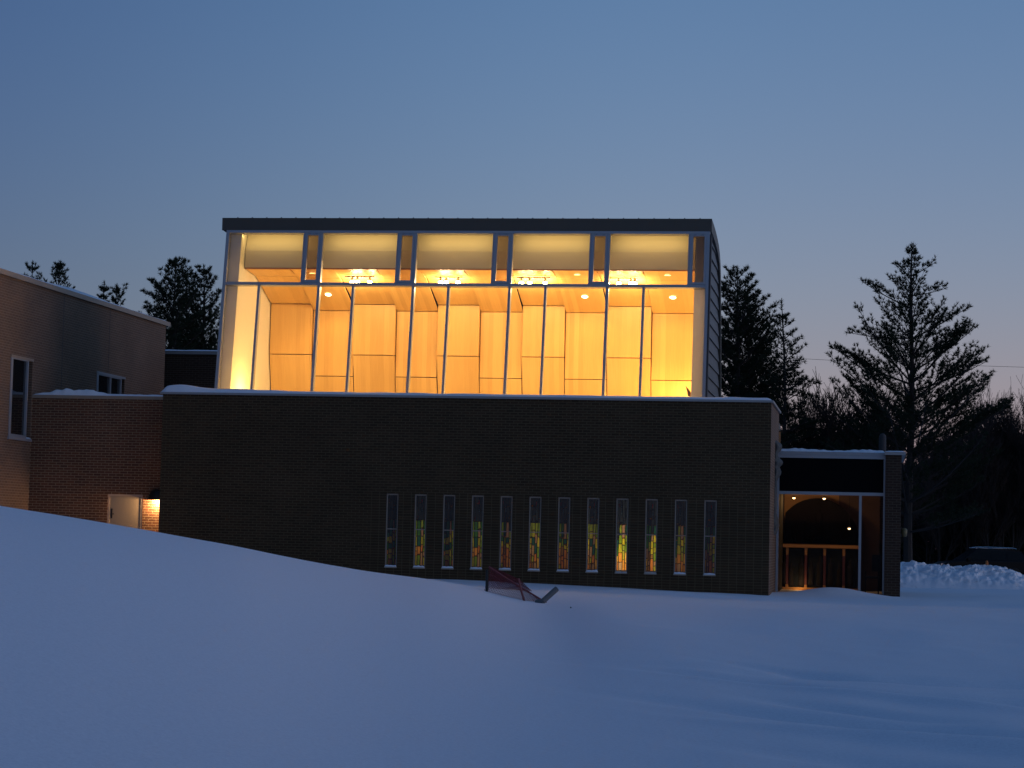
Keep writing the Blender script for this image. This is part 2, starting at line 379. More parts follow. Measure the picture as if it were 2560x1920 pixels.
def ground_z(X, Y):
    X = np.asarray(X, float); Y = np.asarray(Y, float)
    d = np.hypot(X, Y)+1e-9; a = np.arctan2(X, Y)
    p = plain_z(X, Y)
    dc = np.interp(a, _ca, _cd); zc = np.interp(a, _ca, _cza)
    pc = plain_z(np.sin(a)*dc, np.cos(a)*dc)
    up = np.sin(np.clip((d-7)/(dc-7), 0, 1)*math.pi/2)**1.25
    dn = 0.5+0.5*np.cos(np.clip((d-dc)/11.0, 0, 1)*math.pi)
    wl = sstep((d/dc-.45)/.5)          # near the viewer the mound is broad, towards its crest it takes its own line
    amp = np.where(d < dc, np.interp(a, _ca, _wide)*(1-wl)+(zc-pc)*wl, zc-pc)
    z = p + amp*np.where(d < dc, up, dn)
    z = z - bumpg(X, Y, -7.2, 48.5, 3.2, 2.0, 0.16, 0.0)      # hollow behind the tail of the mound
    # drift in front of the pavilion and the scoop at its foot
    z = z + bumpg(X, Y, -0.95, 59.3, 1.0, 0.9, 0.20) - bumpg(X, Y, -2.0, 60.3, 0.7, 0.5, 0.10)
    # wind-carved ridges and old tracks on the right
    def ridge(px, py, dist, lx, ly, h, rot):
        q = onY(px, py, dist); return bumpg(X, Y, q[0], q[1], lx, ly, h*1.7, rot)
    for k, (px, dist, lx, ly, h, rot) in enumerate([
        (2170, 25.0, 2.4, 0.28, -0.085, -0.62), (2330, 21.5, 2.6, 0.30, -0.095, -0.55), (2270, 24.2, 2.0, 0.2, 0.05, -0.6),
        (2480, 20.0, 2.2, 0.25, 0.06, -0.5), (2520, 18.2, 1.8, 0.3, -0.075, -0.5), (2130, 23.0, 1.0, 0.22, -0.05, -0.7),
        (2420, 27.0, 3.2, 0.35, -0.06, -0.12), (2560, 24.8, 1.6, 0.3, -0.08, -0.2), (2050, 27.5, 1.3, 0.22, -0.045, -0.7),
        (2060, 47, 1.8, 0.7, -0.07, 0.1), (1850, 50, 2.6, 0.6, -0.06, 0.0), (2350, 49, 3.0, 0.8, -0.05, 0.0), (1700, 52.5, 2.4, 0.5, 0.05, 0.0),
        (2200, 36, 3.6, 0.8, -0.05, 0.05), (1560, 46, 2.2, 0.5, 0.05, 0.15)]):
        z = z + ridge(px, 1500, dist, lx, ly, h, rot)
    return z
def build_ground():
    a_f = np.linspace(R(-24.5), R(7.5), 430)
    a_all = np.concatenate([np.linspace(-math.pi, R(-25.5), 60), a_f, np.linspace(R(8.5), math.pi, 60)[:-1]])
    r = np.concatenate([np.linspace(0.6, 6, 8), np.linspace(6.5, 14, 16), np.linspace(14.2, 34, 210), np.linspace(34.2, 66, 180), np.linspace(67, 110, 30), np.geomspace(120, 1800, 16)])
    A, D = np.meshgrid(a_all, r); X = np.sin(A)*D; Y = np.cos(A)*D
    Z = ground_z(X, Y)
    nz = np.zeros_like(Z); msk = (D > 10) & (D < 80) & (A > R(-25)) & (A < R(8))
    xs, ys = X[msk], Y[msk]
    right = np.clip((np.degrees(A[msk])+9)/8, 0.0, 1) if True else 1
    n1 = np.array([mnoise.noise((x*0.55, y*0.22, 3.1)) for x, y in zip(xs, ys)])
    n2 = np.array([mnoise.noise((x*1.6+y*0.5, y*0.9-x*0.3, 7.7)) for x, y in zip(xs, ys)])
    n3 = np.array([mnoise.noise((x*0.16, y*0.10, 1.3)) for x, y in zip(xs, ys)])
    nz[msk] = n1*(0.006+0.030*right) + n2*(0.002+0.010*right) + n3*(0.03*right)
    Z = Z + nz
    nr, na = A.shape
    V = np.stack([X, Y, Z], -1).reshape(-1, 3)
    i = np.arange(nr-1)[:, None]*na; j = np.arange(na)[None, :]; j2 = (j+1) % na
    Fq = np.stack([i+j, i+j2, i+na+j2, i+na+j], -1).reshape(-1, 4)[:, ::-1]
    c = len(V); V = np.vstack([V, [[0, 0, float(ground_z(np.array(0.01), np.array(0.01)))]]])
    # close the hub with degenerate-free quads turned triangles
    o = link_mesh('snow_ground', V, np.ascontiguousarray(Fq), M['snow'], smooth=True)
    return tag(o, 'smooth blue snow field rising to a mound on the left', 'snow', kind='structure')
build_ground()
def gz(x, y): return float(ground_z(np.array(float(x)), np.array(float(y))))

pl = MB(); pl.poly([(-3, 84, -0.50), (60, 84, -0.50), (60, 126, -0.50), (-3, 126, -0.50)])
tag(pl.build('parking_lot', M['asphalt']), 'ploughed asphalt lot behind the snowbank', 'parking lot', kind='structure')

# ------------------------------------------------------------------ snow caps
def snow_strip(name, x0, x1, y0, y1, z, hf, label, nx=90, ny=7, axis='x', parent=None):
    V = []; Fq = []
    for i in range(nx+1):
        u = i/nx
        for j in range(ny+1):
            v = j/ny; e = math.sqrt(max(0, 1-abs(2*v-1)**2.6)) * min(1, math.sqrt(min(u, 1-u)*nx/2.2+0.0)) if 0 < u < 1 else 0
            zz = z + hf(u)*e*(0.9+0.25*mnoise.noise((u*23, v*2, len(name))))
            a = x0+(x1-x0)*u; b = y0+(y1-y0)*v + 0.012*mnoise.noise((u*40, 3.3, v))
            V.append((a, b, zz) if axis == 'x' else (b, a, zz))
    for i in range(nx):
        for j in range(ny):
            k = i*(ny+1)+j; q = (k, k+ny+1, k+ny+2, k+1); Fq.append(q if axis == 'x' else q[::-1])
    o = link_mesh(name, V, np.array(Fq), M['snow_cap'], smooth=True)
    return tag(o, label, 'snow', kind='stuff')

# ------------------------------------------------------------------ brick hall with stained-glass windows
hall = thing('brick_hall', ((XL+XR)/2, YF, 0), 'long dark brick block with twelve slender stained-glass windows', 'building')
WX = [-12.017 + 0.7225*i for i in range(12)]; WW, WZ0, WZ1 = 0.30, 0.30, 2.115
w = MB().wallY(XL, XR, -1.0, ZP, YF, [(x, x+WW, WZ0, WZ1) for x in WX], 0.30)
w.build('front_wall', M['brick_front'], hall)
MB().wallX(YF, 61.65, -1.0, ZP, XR).build('end_wall', M['brick_side_lit'], hall)
MB().poly([(XL, 63.6, -1), (XL, YF, -1), (XL, YF, ZP), (XL, 63.6, ZP)]).build('end_wall', M['brick_side_lit'], hall)
# inner lining: dim room behind the windows
w = MB(); yi = YF+0.30
w.wallY(XL+.01, XR-.01, -1, 4.15, yi, [(x, x+WW, WZ0, WZ1) for x in WX], 0.0)
w.poly([(XL+.02, 63.5, -.3), (XR-.02, 63.5, -.3), (XR-.02, 63.5, 4.14), (XL+.02, 63.5, 4.14)])
w.poly([(XL+.02, yi+.01, -.3), (XR-.02, yi+.01, -.3), (XR-.02, 63.5, -.3), (XL+.02, 63.5, -.3)])
w.poly([(XL+.02, yi+.01, -.3), (XL+.02, 63.5, -.3), (XL+.02, 63.5, 4.14), (XL+.02, yi+.01, 4.14)])
w.poly([(XR-.02, 61.6, -.3), (XR-.02, yi+.01, -.3), (XR-.02, yi+.01, 4.14), (XR-.02, 61.6, 4.14)])
w.build('room_lining', M['ochre'], hall)
MB().box(XL+.03, XR-.03, yi+.02, 63.45, 4.15, 4.32).build('roof_deck', M['fascia'], hall)
c = MB().box(XL-.07, XR+.05, YF-.05, YF+.32, ZP, ZP+.055); c.box(XR-.28, XR+.05, YF+.32, 61.70, ZP, ZP+.055); c.box(XL-.07, XL+.26, YF+.32, 63.6, ZP, ZP+.055)
c.build('coping', M['coping'], hall)
pw = MB().box(XL+.01, XR-.01, YF+.30, YF+.31, 4.32, ZP); pw.build('parapet_back', M['brick'], hall)
snow_strip('parapet_snow', XL-.05, XR+.02, YF-.02, YF+.30, ZP+.055,
           lambda u: 0.075+0.135*math.exp(-((u-.026)/.03)**2)+0.05*math.exp(-((u-.10)/.09)**2), 'smooth snow cap along the long dark parapet, humped at its left end', 240)
snow_strip('parapet_end_snow', YF+.33, 61.6, XR-.25, XR+.03, ZP+.055, lambda u: 0.05, 'thin snow on the parapet return at the right end', 40, axis='y')
MB_deck = MB().box(XL+.28, -4.0, YF+.34, YF+1.40, 4.325, 4.42); tag(MB_deck.build('roof_pale_slab', M['snow_cap']), 'snow lying on the low roof between parapet and glass hall', 'snow', kind='stuff')

PAL_NAVY = [(0.030, 0.050, 0.085), (0.022, 0.034, 0.060), (0.05, 0.08, 0.12)]
PAL_GREEN = [(0.26, 0.50, 0.03), (0.55, 0.62, 0.04), (0.06, 0.26, 0.07), (0.03, 0.16, 0.13), (0.80, 0.80, 0.05), (0.40, 0.62, 0.07)]
PAL_LOW = [(0.85, 0.44, 0.08), (0.80, 0.34, 0.07), (0.85, 0.60, 0.12), (0.50, 0.55, 0.06), (0.42, 0.26, 0.07), (0.60, 0.44, 0.26)]
BEIGE, REDG, PALE, TEAL = (0.55, 0.38, 0.28), (1.0, 0.06, 0.07), (0.25, 0.42, 0.52), (0.03, 0.16, 0.17)
def stained_pieces(kind, seed):
    rs = random.Random(seed); P = []
    g = 0.022
    def strip(u0t, u1t, u0b, u1b, v0, v1, col):   # tapered piece: top edge v0, bottom edge v1
        P.append(([(u0t+g, v0), (u1t-g, v0), (u1b-g, v1-.006), (u0b+g, v1-.006)], col))
    cols = 4
    tops = sorted([0, .24+rs.uniform(-.05, .05), .52+rs.uniform(-.05, .05), .78+rs.uniform(-.04, .04), 1])
    bots = sorted([0, .20+rs.uniform(-.08, .1), .50+rs.uniform(-.1, .1), .80+rs.uniform(-.08, .06), 1])
    def ed(k, v): return tops[k]+(bots[k]-tops[k])*v + (0.03*math.sin(v*7+k*2+seed) if 0 < k < cols else 0)
    for k in range(cols):
        v = 0.0
        while v < 0.999:
            st = rs.uniform(.10, .24) if v < .36 else rs.uniform(.06, .15)
            v2 = min(1.0, v+st)
            if v2 > .94: v2 = 1.0
            if v < .34 < v2: v2 = .355
            m = (v+v2)/2
            if m < .35: col = rs.choice(PAL_NAVY)
            elif m < .46: col = rs.choice(PAL_GREEN+PAL_NAVY[:2])
            elif m < .74: col = rs.choice(PAL_GREEN+PAL_GREEN+[TEAL])
            else: col = rs.choice(PAL_LOW+PAL_LOW+PAL_GREEN[:2])
            if kind == 'rose' and k == 2 and .47 < m < .60: col = BEIGE
            if kind == 'reed' and k == 2 and .40 < m < .52: col = BEIGE
            sl = rs.uniform(-.012, .012)
            P.append(([(ed(k, v)+g, v), (ed(k+1, v)-g, v+(sl if v > 0 else 0)), (ed(k+1, v2)-g, v2-.006+(sl if v2 < 1 else 0)), (ed(k, v2)+g, v2-.006)], col))
            v = v2
    over = []
    if kind == 'rose':
        over += [([(.52, .05), (.62, .05), (.66, .085), (.56, .12), (.50, .085)], REDG), ([(.50, .175), (.64, .175), (.70, .215), (.46, .215)], PALE), ([(.14, .29), (.26, .28), (.28, .32), (.15, .325)], (0.35, .02, .03))]
    else:
        over += [([(.10, .055), (.24, .05), (.24, .10), (.12, .11)], (0.40, .02, .025)), ([(.38, .09), (.46, .09), (.50, .21), (.36, .21)], PALE), ([(.80, .12), (.88, .12), (.92, .26), (.80, .26)], (.06, .10, .13)), ([(.56, .24), (.68, .24), (.66, .34), (.60, .34)], (.06, .08, .12))]
    return P, over
GL = {8: 'brightest stained window, orange and lime to its foot', 11: 'unlit dark stained window', 0: 'dim stained window with a dark red band'}
for i, x in enumerate(WX):
    fr = MB(); t = 0.026; y0, y1 = YF+.035, YF+.10
    fr.box(x, x+t, y0, y1, WZ0, WZ1); fr.box(x+WW-t, x+WW, y0, y1, WZ0, WZ1); fr.box(x+t, x+WW-t, y0, y1, WZ1-t-.006, WZ1); fr.box(x+t, x+WW-t, y0, y1, WZ0, WZ0+t+.012)
    zt = 1.235; fr.box(x+t, x+WW-t, y0+.012, y1, zt-.011, zt+.011)
    wo = fr.build('stained_window', M['frame_tan'], hall)
    if i in GL: wo['label'] = GL[i]
    gx0, gx1, gz0, gz1 = x+t, x+WW-t, WZ0+t+.012, WZ1-t-.006
    P, over = stained_pieces('rose' if i % 2 else 'reed', 40+(i % 2)*3+(i//4))
    sg = MB()
    for pts, col in P: sg.poly([(gx0+(gx1-gx0)*min(max(u, 0.01), .99), YF+.075, gz1-(gz1-gz0)*v) for u, v in reversed(pts)], col)
    for pts, col in over: sg.poly([(gx0+(gx1-gx0)*u, YF+.071, gz1-(gz1-gz0)*v) for u, v in reversed(pts)], col)
    sg.build('stained_glass', M['stained'], wo, cols=True)
    lc = MB()
    for pts, col in P+over[:0]:
        q = [(gx0+(gx1-gx0)*min(max(u, 0.01), .99), gz1-(gz1-gz0)*v) for u, v in pts]
        for (xa, za), (xb, zb) in zip(q, q[1:]+q[:1]):
            ln = math.hypot(xb-xa, zb-za)+1e-6; nx_, nz_ = -(zb-za)/ln*.0048, (xb-xa)/ln*.0048
            lc.poly([(xa-nx_, YF+.070, za-nz_), (xb-nx_, YF+.070, zb-nz_), (xb+nx_, YF+.070, zb+nz_), (xa+nx_, YF+.070, za+nz_)])
    lc.build('lead_came', M['lead'], wo)
    MB().box(x-.005, x+WW+.005, YF-.03, YF+.034, WZ0-.035, WZ0-.002).build('sill', M['frame_tan'], wo)
ss = MB()
sv, sf = [], []
for i, x in enumerate(WX):
    thin = 0.35 if i in (8, 9) else 1.0
    nx, ny = 14, 4
    b = len(sv)
    for a in range(nx+1):
        for q in range(ny+1):
            u, v = a/nx, q/ny
            e = math.sqrt(max(0, 1-abs(2*v-1)**2.5))*(1 if 0 < a < nx else 0)
            sv.append((x+WW*u, YF-.028+.058*v, WZ0-.001+thin*e*(.035+.022*mnoise.noise((x*9+u*6, v, 2.2)))))
    for a in range(nx):
        for q in range(ny):
            k = b+a*(ny+1)+q; sf.append((k, k+ny+1, k+ny+2, k+1))
tag(link_mesh('sill_snow', sv, np.array(sf), M['snow_cap'], smooth=True), 'little strips of snow lying on the sills of the stained windows', 'snow', kind='stuff')

# ------------------------------------------------------------------ link wall with the door
link = thing('link_wall', (-19.8, YK, 0), 'low red-brown brick wing with a pale door beside the dark block', 'building')
dx0, dx1, dz1 = -19.60, -18.665, 1.975
ZK = 4.44
MB().wallY(XS, XL-.001, -1, ZK, YK, [(dx0, dx1, -1.0, dz1)], 0.06).build('wall', M['brick_link_lit'], link)
MB().box(XS+.002, XL-.002, YK-.04, YK+.30, ZK, ZK+.085).build('coping', M['coping_tan'], link)
MB().box(XS+.002, XL-.002, YK+.30, 66.0, ZK-.1, ZK+.02).build('roof', M['fascia'], link)
df = MB(); df.box(dx0, dx0+.045, YK+.01, YK+.06, -1, dz1); df.box(dx1-.045, dx1, YK+.01, YK+.06, -1, dz1); df.box(dx0+.045, dx1-.045, YK+.01, YK+.06, dz1-.05, dz1)
dr = MB().box(dx0+.047, dx1-.047, YK+.03, YK+.075, -1, dz1-.052).build('door', M['door'], link)
df.build('door_frame', M['frame_tan'], dr)
h = MB(); h.box(dx0+.085, dx0+.125, YK+.018, YK+.029, 1.35, 1.60); h.tube([(dx0+.105, YK+.02, 1.46), (dx0+.105, YK-.04, 1.46), (dx0+.19, YK-.04, 1.46)], .011, 8); h.build('handle', M['black'], dr)
snow_strip('link_snow', XS+.02, XL-.10, YK-.02, YK+.29, ZK+.085,
           lambda u: 0.055+.135*math.exp(-((u-.22)/.10)**2)+.115*math.exp(-((u-.40)/.09)**2), 'wavy snow cap with two humps on the low red-brown wing', 110)
# sconce
sx, sy, sz = -18.24, YK, 1.845
lamp = thing('wall_lamp', (sx, sy, sz), 'black hooded wall lamp shining down the bricks beside the door', 'wall lamp')
hd = MB(); prof = [(0.30, 0), (0.295, .05), (0.27, .13), (0.22, .22), (.14, .27), (.0, .285)]
hd.lathe([(r*.92, z) for r, z in prof], (sx, sy, sz), 20, 'z', math.pi, 2*math.pi); hd.poly([(sx-.276, sy-.003, sz), (sx+.276, sy-.003, sz), (sx+.248, sy-.003, sz+.13), (sx+.13, sy-.003, sz+.27), (sx-.13, sy-.003, sz+.27), (sx-.248, sy-.003, sz+.13)])
hd.build('hood', M['black'], lamp)
MB().lathe([(.0, -.05), (.035, -.045), (.05, 0), (.035, .045), (0, .05)], (sx, sy-.11, sz+.07), 12).build('bulb', M['sconce_bulb'], lamp, smooth=True)
rm = MB(); rm.tube([(-18.22, YK-.22, .1), (-18.16, YK-.2, .75), (-18.10, YK-.17, 1.02), (-18.02, YK-.13, 1.2)], [.05, .05, .035, .012], 8)
tag(rm.build('red_marker', M['red'], origin=(-18.2, YK-.22, .1)), 'red curved marker leaning in the corner below the wall lamp', 'marker')

# ------------------------------------------------------------------ tall side building on the left
side = thing('side_building', (XS, 60, 0), 'tall brick building on the left with a sloping-looking roofline in perspective', 'building')
side['label'] = 'tall brown brick building at the left with a narrow tall window'
ZS = 7.40
tw = (56.30, 57.86, 3.36, 5.43); sw = (62.93, 65.42, 4.50, 5.50)
SY1 = 69.25
b = MB().wallX(46, SY1, -1, ZS, XS, [tw, sw], 0.22)
b.poly([(XS, SY1, -1), (XS-9, SY1, -1), (XS-9, SY1, ZS), (XS, SY1, ZS)]); b.poly([(XS-9, 46, -1), (XS, 46, -1), (XS, 46, ZS), (XS-9, 46, ZS)])
b.build('wall', M['brick_side_lit'], side)
MB().box(XS-9, XS-.3, 46.05, SY1-.02, ZS-.05, ZS+.02).build('roof', M['fascia'], side)
MB().box(XS-.3, XS+.07, 45.9, SY1+.25, ZS, ZS+.13).build('coping', M['coping_tan'], side)
MB().box(XS, XS+.004, 63.9, 63.93, 5.55, ZS).build('movement_joint', M['trim_dark'], side); MB().box(XS, XS+.004, 60.05, 60.08, 4.6, ZS).build('movement_joint', M['trim_dark'], side)
def xwin(hole, name, mull, mat_g, deep=.03):
    y0, y1, z0, z1 = hole; x = XS-deep; t = .075
    f = MB(); f.box(x-.05, x+.05, y0, y0+t+.06, z0, z1); f.box(x-.05, x+.05, y1-t-.32, y1-.32, z0, z1); f.box(x-.05, x+.05, y0+t+.06, y1-t-.32, z1-t, z1); f.box(x-.05, x+.05, y0+t+.06, y1-t-.32, z0, z0+t)
    for m in mull: f.box(x-.04, x+.05, m, m+.07, z0+t, z1-t)
    o = f.build(name, M['frame'], side)
    MB().poly([(x, y0+t, z0+t), (x, y1-t-.32, z0+t), (x, y1-t-.32, z1-t), (x, y0+t, z1-t)]).build('pane', mat_g, o)
    j = MB().box(x-.12, x-.06, y1-.318, y1-.002, z0, z1); j.build('jamb', M['brick'], o)
    return o
M['mirror_pane'] = plain('reflecting_window_glass', (0.012, 0.013, 0.014), 0.05, 0, 0.1, spec=0.9)
o = xwin(tw, 'tall_window', [], M['mirror_pane']); MB().box(XS-.2, XS+.05, tw[0]-.05, tw[1]+.02, tw[2]-.07, tw[2]-.003).build('sill', M['frame'], o); MB().box(XS-.14, XS+.03, tw[0]-.03, tw[1], tw[3]-.045, tw[3]+.02).build('head_flashing', M['coping_tan'], o)
o = xwin(sw, 'small_window', [64.1], M['mirror_pane']); MB().box(XS-.14, XS+.03, sw[0]-.03, sw[1], sw[3]-.04, sw[3]+.02).build('head_flashing', M['frame'], o)
snow_strip('roofline_snow', 46, SY1+.2, XS-.28, XS+.05, ZS+.13, lambda u: 0.035+.09*math.exp(-((u-.66)/.09)**2)+.02*math.sin(u*30)**2, 'thin snow along the high roofline at the left', 120, axis='y')
snow_strip('tall_sill_snow', tw[1]-.3, tw[1], XS-.12, XS+.04, tw[2]-.003, lambda u: .05, 'small lump of snow on the sill of the tall window', 12, axis='y')
# the roof edge is snow lit: small scupper at the far corner
MB().box(XS+.0, XS+.22, SY1+.002, SY1+.16, 5.0, 5.45).build('scupper', M['frame'], side)

rear = thing('rear_block', (-20.5, 70.2, 0), 'dark brick wall far back between the left building and the glass hall', 'building')
b = MB().wallY(-23.5, -13.0, -1, 6.60, 70.2); b.poly([(-13, 70.2, -1), (-13, 76, -1), (-13, 76, 6.6), (-13, 70.2, 6.6)]); b.build('wall', M['brick'], rear)
MB().box(-23.6, -12.9, 70.14, 76, 6.60, 6.70).build('coping', M['coping'], rear)
vp = MB().box(-20.32, -20.1, 70.9, 71.1, 6.70, 7.0); vp.box(-20.36, -20.06, 70.86, 71.14, 7.0, 7.06); vp.build('roof_vent', M['flue'], rear)
snow_strip('rear_snow', -23.5, -13, 70.12, 70.5, 6.70, lambda u: .05, 'thin snow edge on the far back dark brick wall', 60)

# ------------------------------------------------------------------ glass-fronted upper hall
TAU = R(9.0); ct, st = math.cos(TAU), math.sin(TAU)
def G(x, s, n): return (x, YF+1.5+s*st-n*ct, 4.5+s*ct+n*st)
def S(z): return (z-4.5)/ct
def gbox(mb, x0, x1, s0, s1, n0, n1):
    mb.hexa([G(x0, s0, n1), G(x1, s0, n1), G(x1, s0, n0), G(x0, s0, n0), G(x0, s1, n1), G(x1, s1, n1), G(x1, s1, n0), G(x0, s1, n0)]); return mb
uh = thing('glass_hall', (-10.6, YF+1.5, 4.0), 'glowing upper hall with a sloping glass front and maple panels inside', 'building')
GX0, GX1 = -16.955, -4.235
MX = [-14.39, -11.87, -9.335, -6.80, -4.25]      # full-height mullion centres (last is the right edge)
MID = [-16.00, -13.47, -10.94, -8.40, -5.865]    # lower mid mullions
s0, sT, sH = S(3.95), S(7.59), S(8.955)
mw = .034
for x in MX[:4]: gbox(MB(), x-mw, x+mw, s0, sH, -.13, .05).build('mullion', M['frame'], uh)
for x in MID: gbox(MB(), x-mw*.9, x+mw*.9, s0, sT-.04, -.13, .045).build('mullion', M['frame'], uh)
gbox(MB(), GX0-.03, GX0+.05, s0, sH, -.13, .06).build('edge_frame', M['frame'], uh)
gbox(MB(), GX1-.05, GX1+.03, s0, sH, -.13, .06).build('edge_frame', M['frame'], uh)
xs = [GX0+.05]+[v for m in MX[:4] for v in (m-mw, m+mw)]+[GX1-.05]
t = MB()
for a, b_ in zip(xs[::2], xs[1::2]): gbox(t, a, b_, sT-.038, sT+.038, -.13, .048)
t.build('transom', M['frame'], uh)
gbox(MB(), GX0-.03, GX1+.03, sH, sH+.10, -.13, .06).build('head_rail', M['frame'], uh)
lefts = [GX0+.05]+[m+mw for m in MX[:4]]
for k, m in enumerate(MX):
    r_ = m-mw if k < 4 else GX1-.05
    v0 = r_-.465
    ov = MB(); gbox(ov, v0, v0+.05, sT+.04, sH-.002, -.10, .04); ov2 = ov
    a, b_, c_, d_ = v0+.052, r_-.004, sT+.042, sH-.006
    gbox(ov, a, a+.072, c_, d_, -.06, .062); gbox(ov, b_-.05, b_, c_, d_, -.06, .062); gbox(ov, a+.072, b_-.05, c_, c_+.062, -.06, .062); gbox(ov, a+.072, b_-.05, d_-.055, d_, -.06, .062)
    vo = ov.build('vent_window', M['frame'], uh)
    MB().poly([G(a+.072, c_+.062, .01), G(b_-.05, c_+.062, .01), G(b_-.05, d_-.055, .01), G(a+.072, d_-.055, .01)]).build('pane', M['glass_vent'], vo)
    gbox(MB(), a+.09, a+.15, d_-.03, d_-.008, .064, .075).build('hinge', M['steel'], vo); gbox(MB(), b_-.13, b_-.07, d_-.03, d_-.008, .064, .075).build('hinge', M['steel'], vo)
    MB().poly([G(lefts[k], sT+.038, 0), G(v0, sT+.038, 0), G(v0, sH, 0), G(lefts[k], sH, 0)]).build('upper_pane', M['glass'], uh)
    mm = MID[k]
    MB().poly([G(lefts[k], s0, 0), G(mm-mw*.9, s0, 0), G(mm-mw*.9, sT-.038, 0), G(lefts[k], sT-.038, 0)]).build('lower_pane', M['glass'], uh)
    MB().poly([G(mm+mw*.9, s0, 0), G(r_, s0, 0), G(r_, sT-.038, 0), G(mm+mw*.9, sT-.038, 0)]).build('lower_pane', M['glass'], uh)
# roof shell: curved profile, dark fascia, standing seams
prof_o = [(59.19, 9.35), (60.0, 9.30), (60.7, 9.235), (61.4, 9.14), (62.0, 9.03), (62.45, 8.86), (62.8, 8.62), (63.02, 8.35), (63.2, 7.9), (63.47, 7.18), (64.02, 5.13), (64.3, 3.95)]
th = .16
prof_i = [(64.1, 3.95), (63.84, 5.1), (63.29, 7.1), (63.03, 7.82), (62.85, 8.25), (62.66, 8.48), (62.36, 8.69), (61.95, 8.85), (61.36, 8.97), (60.7, 9.055), (59.6, 9.06), (59.19, 9.055)]
MB().prism_x(prof_o+prof_i, -17.03, -4.24).build('roof', M['fascia'], uh)
po = [(59.13, 9.35+.012)]+[(y, z+.014) for y, z in prof_o[1:]]
pi_ = [(64.05, 3.95), (63.80, 5.08), (63.25, 7.08), (62.98, 7.78), (62.79, 8.18), (62.60, 8.40), (62.31, 8.60), (61.9, 8.75), (61.3, 8.86), (60.5, 8.945), (59.75, 9.0), (59.13, 9.04)]
MB().prism_x(po+pi_, -4.235, -4.165).build('verge_trim', M['fascia'], uh); MB().prism_x(po+pi_, -17.105, -17.035).build('verge_trim', M['fascia'], uh)
fa = MB().box(-17.11, -4.16, 59.09, 59.125, 9.03, 9.36); fa.box(-17.0, -4.27, 59.126, 59.30, 9.035, 9.052); fa.build('fascia', M['fascia'], uh)
seam = MB()
x = -16.72
while x < -4.3:
    for (y0, z0), (y1, z1) in zip(prof_o[:5], prof_o[1:6]):
        seam.hexa([(x-.012, y0, z0-.005), (x+.012, y0, z0-.005), (x+.012, y1, z1-.005), (x-.012, y1, z1-.005), (x-.012, y0, z0+.042), (x+.012, y0, z0+.042), (x+.012, y1, z1+.042), (x-.012, y1, z1+.042)])
    x += .395
seam.build('standing_seam', M['fascia'], uh)
# side walls
def yfront(z): return YF+1.5+S(z)*st
def interp_back(z):
    zz = [p[1] for p in prof_i[:10]]; yy = [p[0] for p in prof_i[:10]]
    return float(np.interp(z, zz, yy))
poly = [(yfront(3.95)+.0, 3.95)]+[(64.04, 3.95)]+prof_i[1:10]+[(59.6, 9.05), (yfront(9.0)+.15, 9.0)]
poly[0] = (yfront(3.95)+.15, 3.95)
MB().prism_x(poly, -16.95, -16.62).build('side_wall', M['plaster'], uh)
MB().prism_x(poly, -4.58, -4.262).build('side_wall', M['plaster'], uh)
MB().prism_x([(yfront(3.95)+.14, 3.95), (64.05, 3.95), (63.8, 5.1), (63.25, 7.1), (62.9, 7.9), (62.3, 8.65), (61.3, 8.92), (59.6, 9.04), (yfront(9.0)+.14, 9.0)], -17.0, -16.951).build('outer_cladding', M['fascia'], uh)
cl = MB(); z = 3.95; hgt = .345
while z < 8.95:
    z2 = min(z+hgt, 8.98)
    ya, yb = yfront(z)+.16, interp_back(z)-.04; ya2, yb2 = yfront(z2)+.16, interp_back(z2)-.04
    if yb2-ya2 > .1:
        cl.poly([(-4.205, ya, z), (-4.205, yb, z), (-4.245, yb2, z2), (-4.245, ya2, z2)]); cl.poly([(-4.255, ya, z), (-4.255, yb, z), (-4.205, yb, z), (-4.205, ya, z)])
    z = z2
cl.build('metal_cladding', M['cladding'], uh)
gbox(MB(), GX1+.03, GX1+.075, s0, sH, -.20, .03).build('corner_trim', M['trim_dark'], uh)
MB().box(-16.6, -4.6, YF+1.62, 64.0, 3.96, 4.2).build('floor', M['floorwood'], uh)
# maple lining
BX = [-16.60, -15.41, -14.235, -13.05, -11.88, -10.70, -9.52, -8.345, -7.185, -5.98, -4.60]
for k in range(10):
    a, b_ = BX[k]+.012, BX[k+1]-.012
    o_, zc, zj, ze = (0.0, 7.42, 6.02, 7.99) if k % 2 == 0 else (0.13, 7.25, 5.435, 7.95)
    y = 62.40+o_; d = .15 if k % 2 == 0 else .05
    g_ = .011
    MB().prism_x([(y, zj+g_), (y+d, zj+g_), (y+d, zc+d*.3), (y, zc-g_)], a, b_).build('wall_panel', M['wood'], uh)
    zb = 4.2; yb = y+(zj-zb)*.27
    MB().prism_x([(yb, zb), (yb+d, zb), (y+d, zj-g_), (y+.004, zj-g_)], a, b_).build('lower_panel', M['wood'], uh)
    MB().prism_x([(y, zc+g_), (y+d*.4, zc+d), (60.70, ze+d), (60.70, ze)], a, b_).build('sloped_panel', M['wood'], uh)
    MB().prism_x([(60.69, ze+.004), (60.69, ze+d), (59.72, 8.065+o_*.2+d), (59.72, 8.065+o_*.2)], a, b_).build('ceiling_panel', M['wood'], uh)
MB().prism_x([(62.75, 4.2), (63.0, 4.2), (62.75, 7.6), (60.7, 8.3), (60.7, 8.25), (62.70, 7.55)], -16.6, -4.6).build('panel_backing', M['dark_room'], uh)
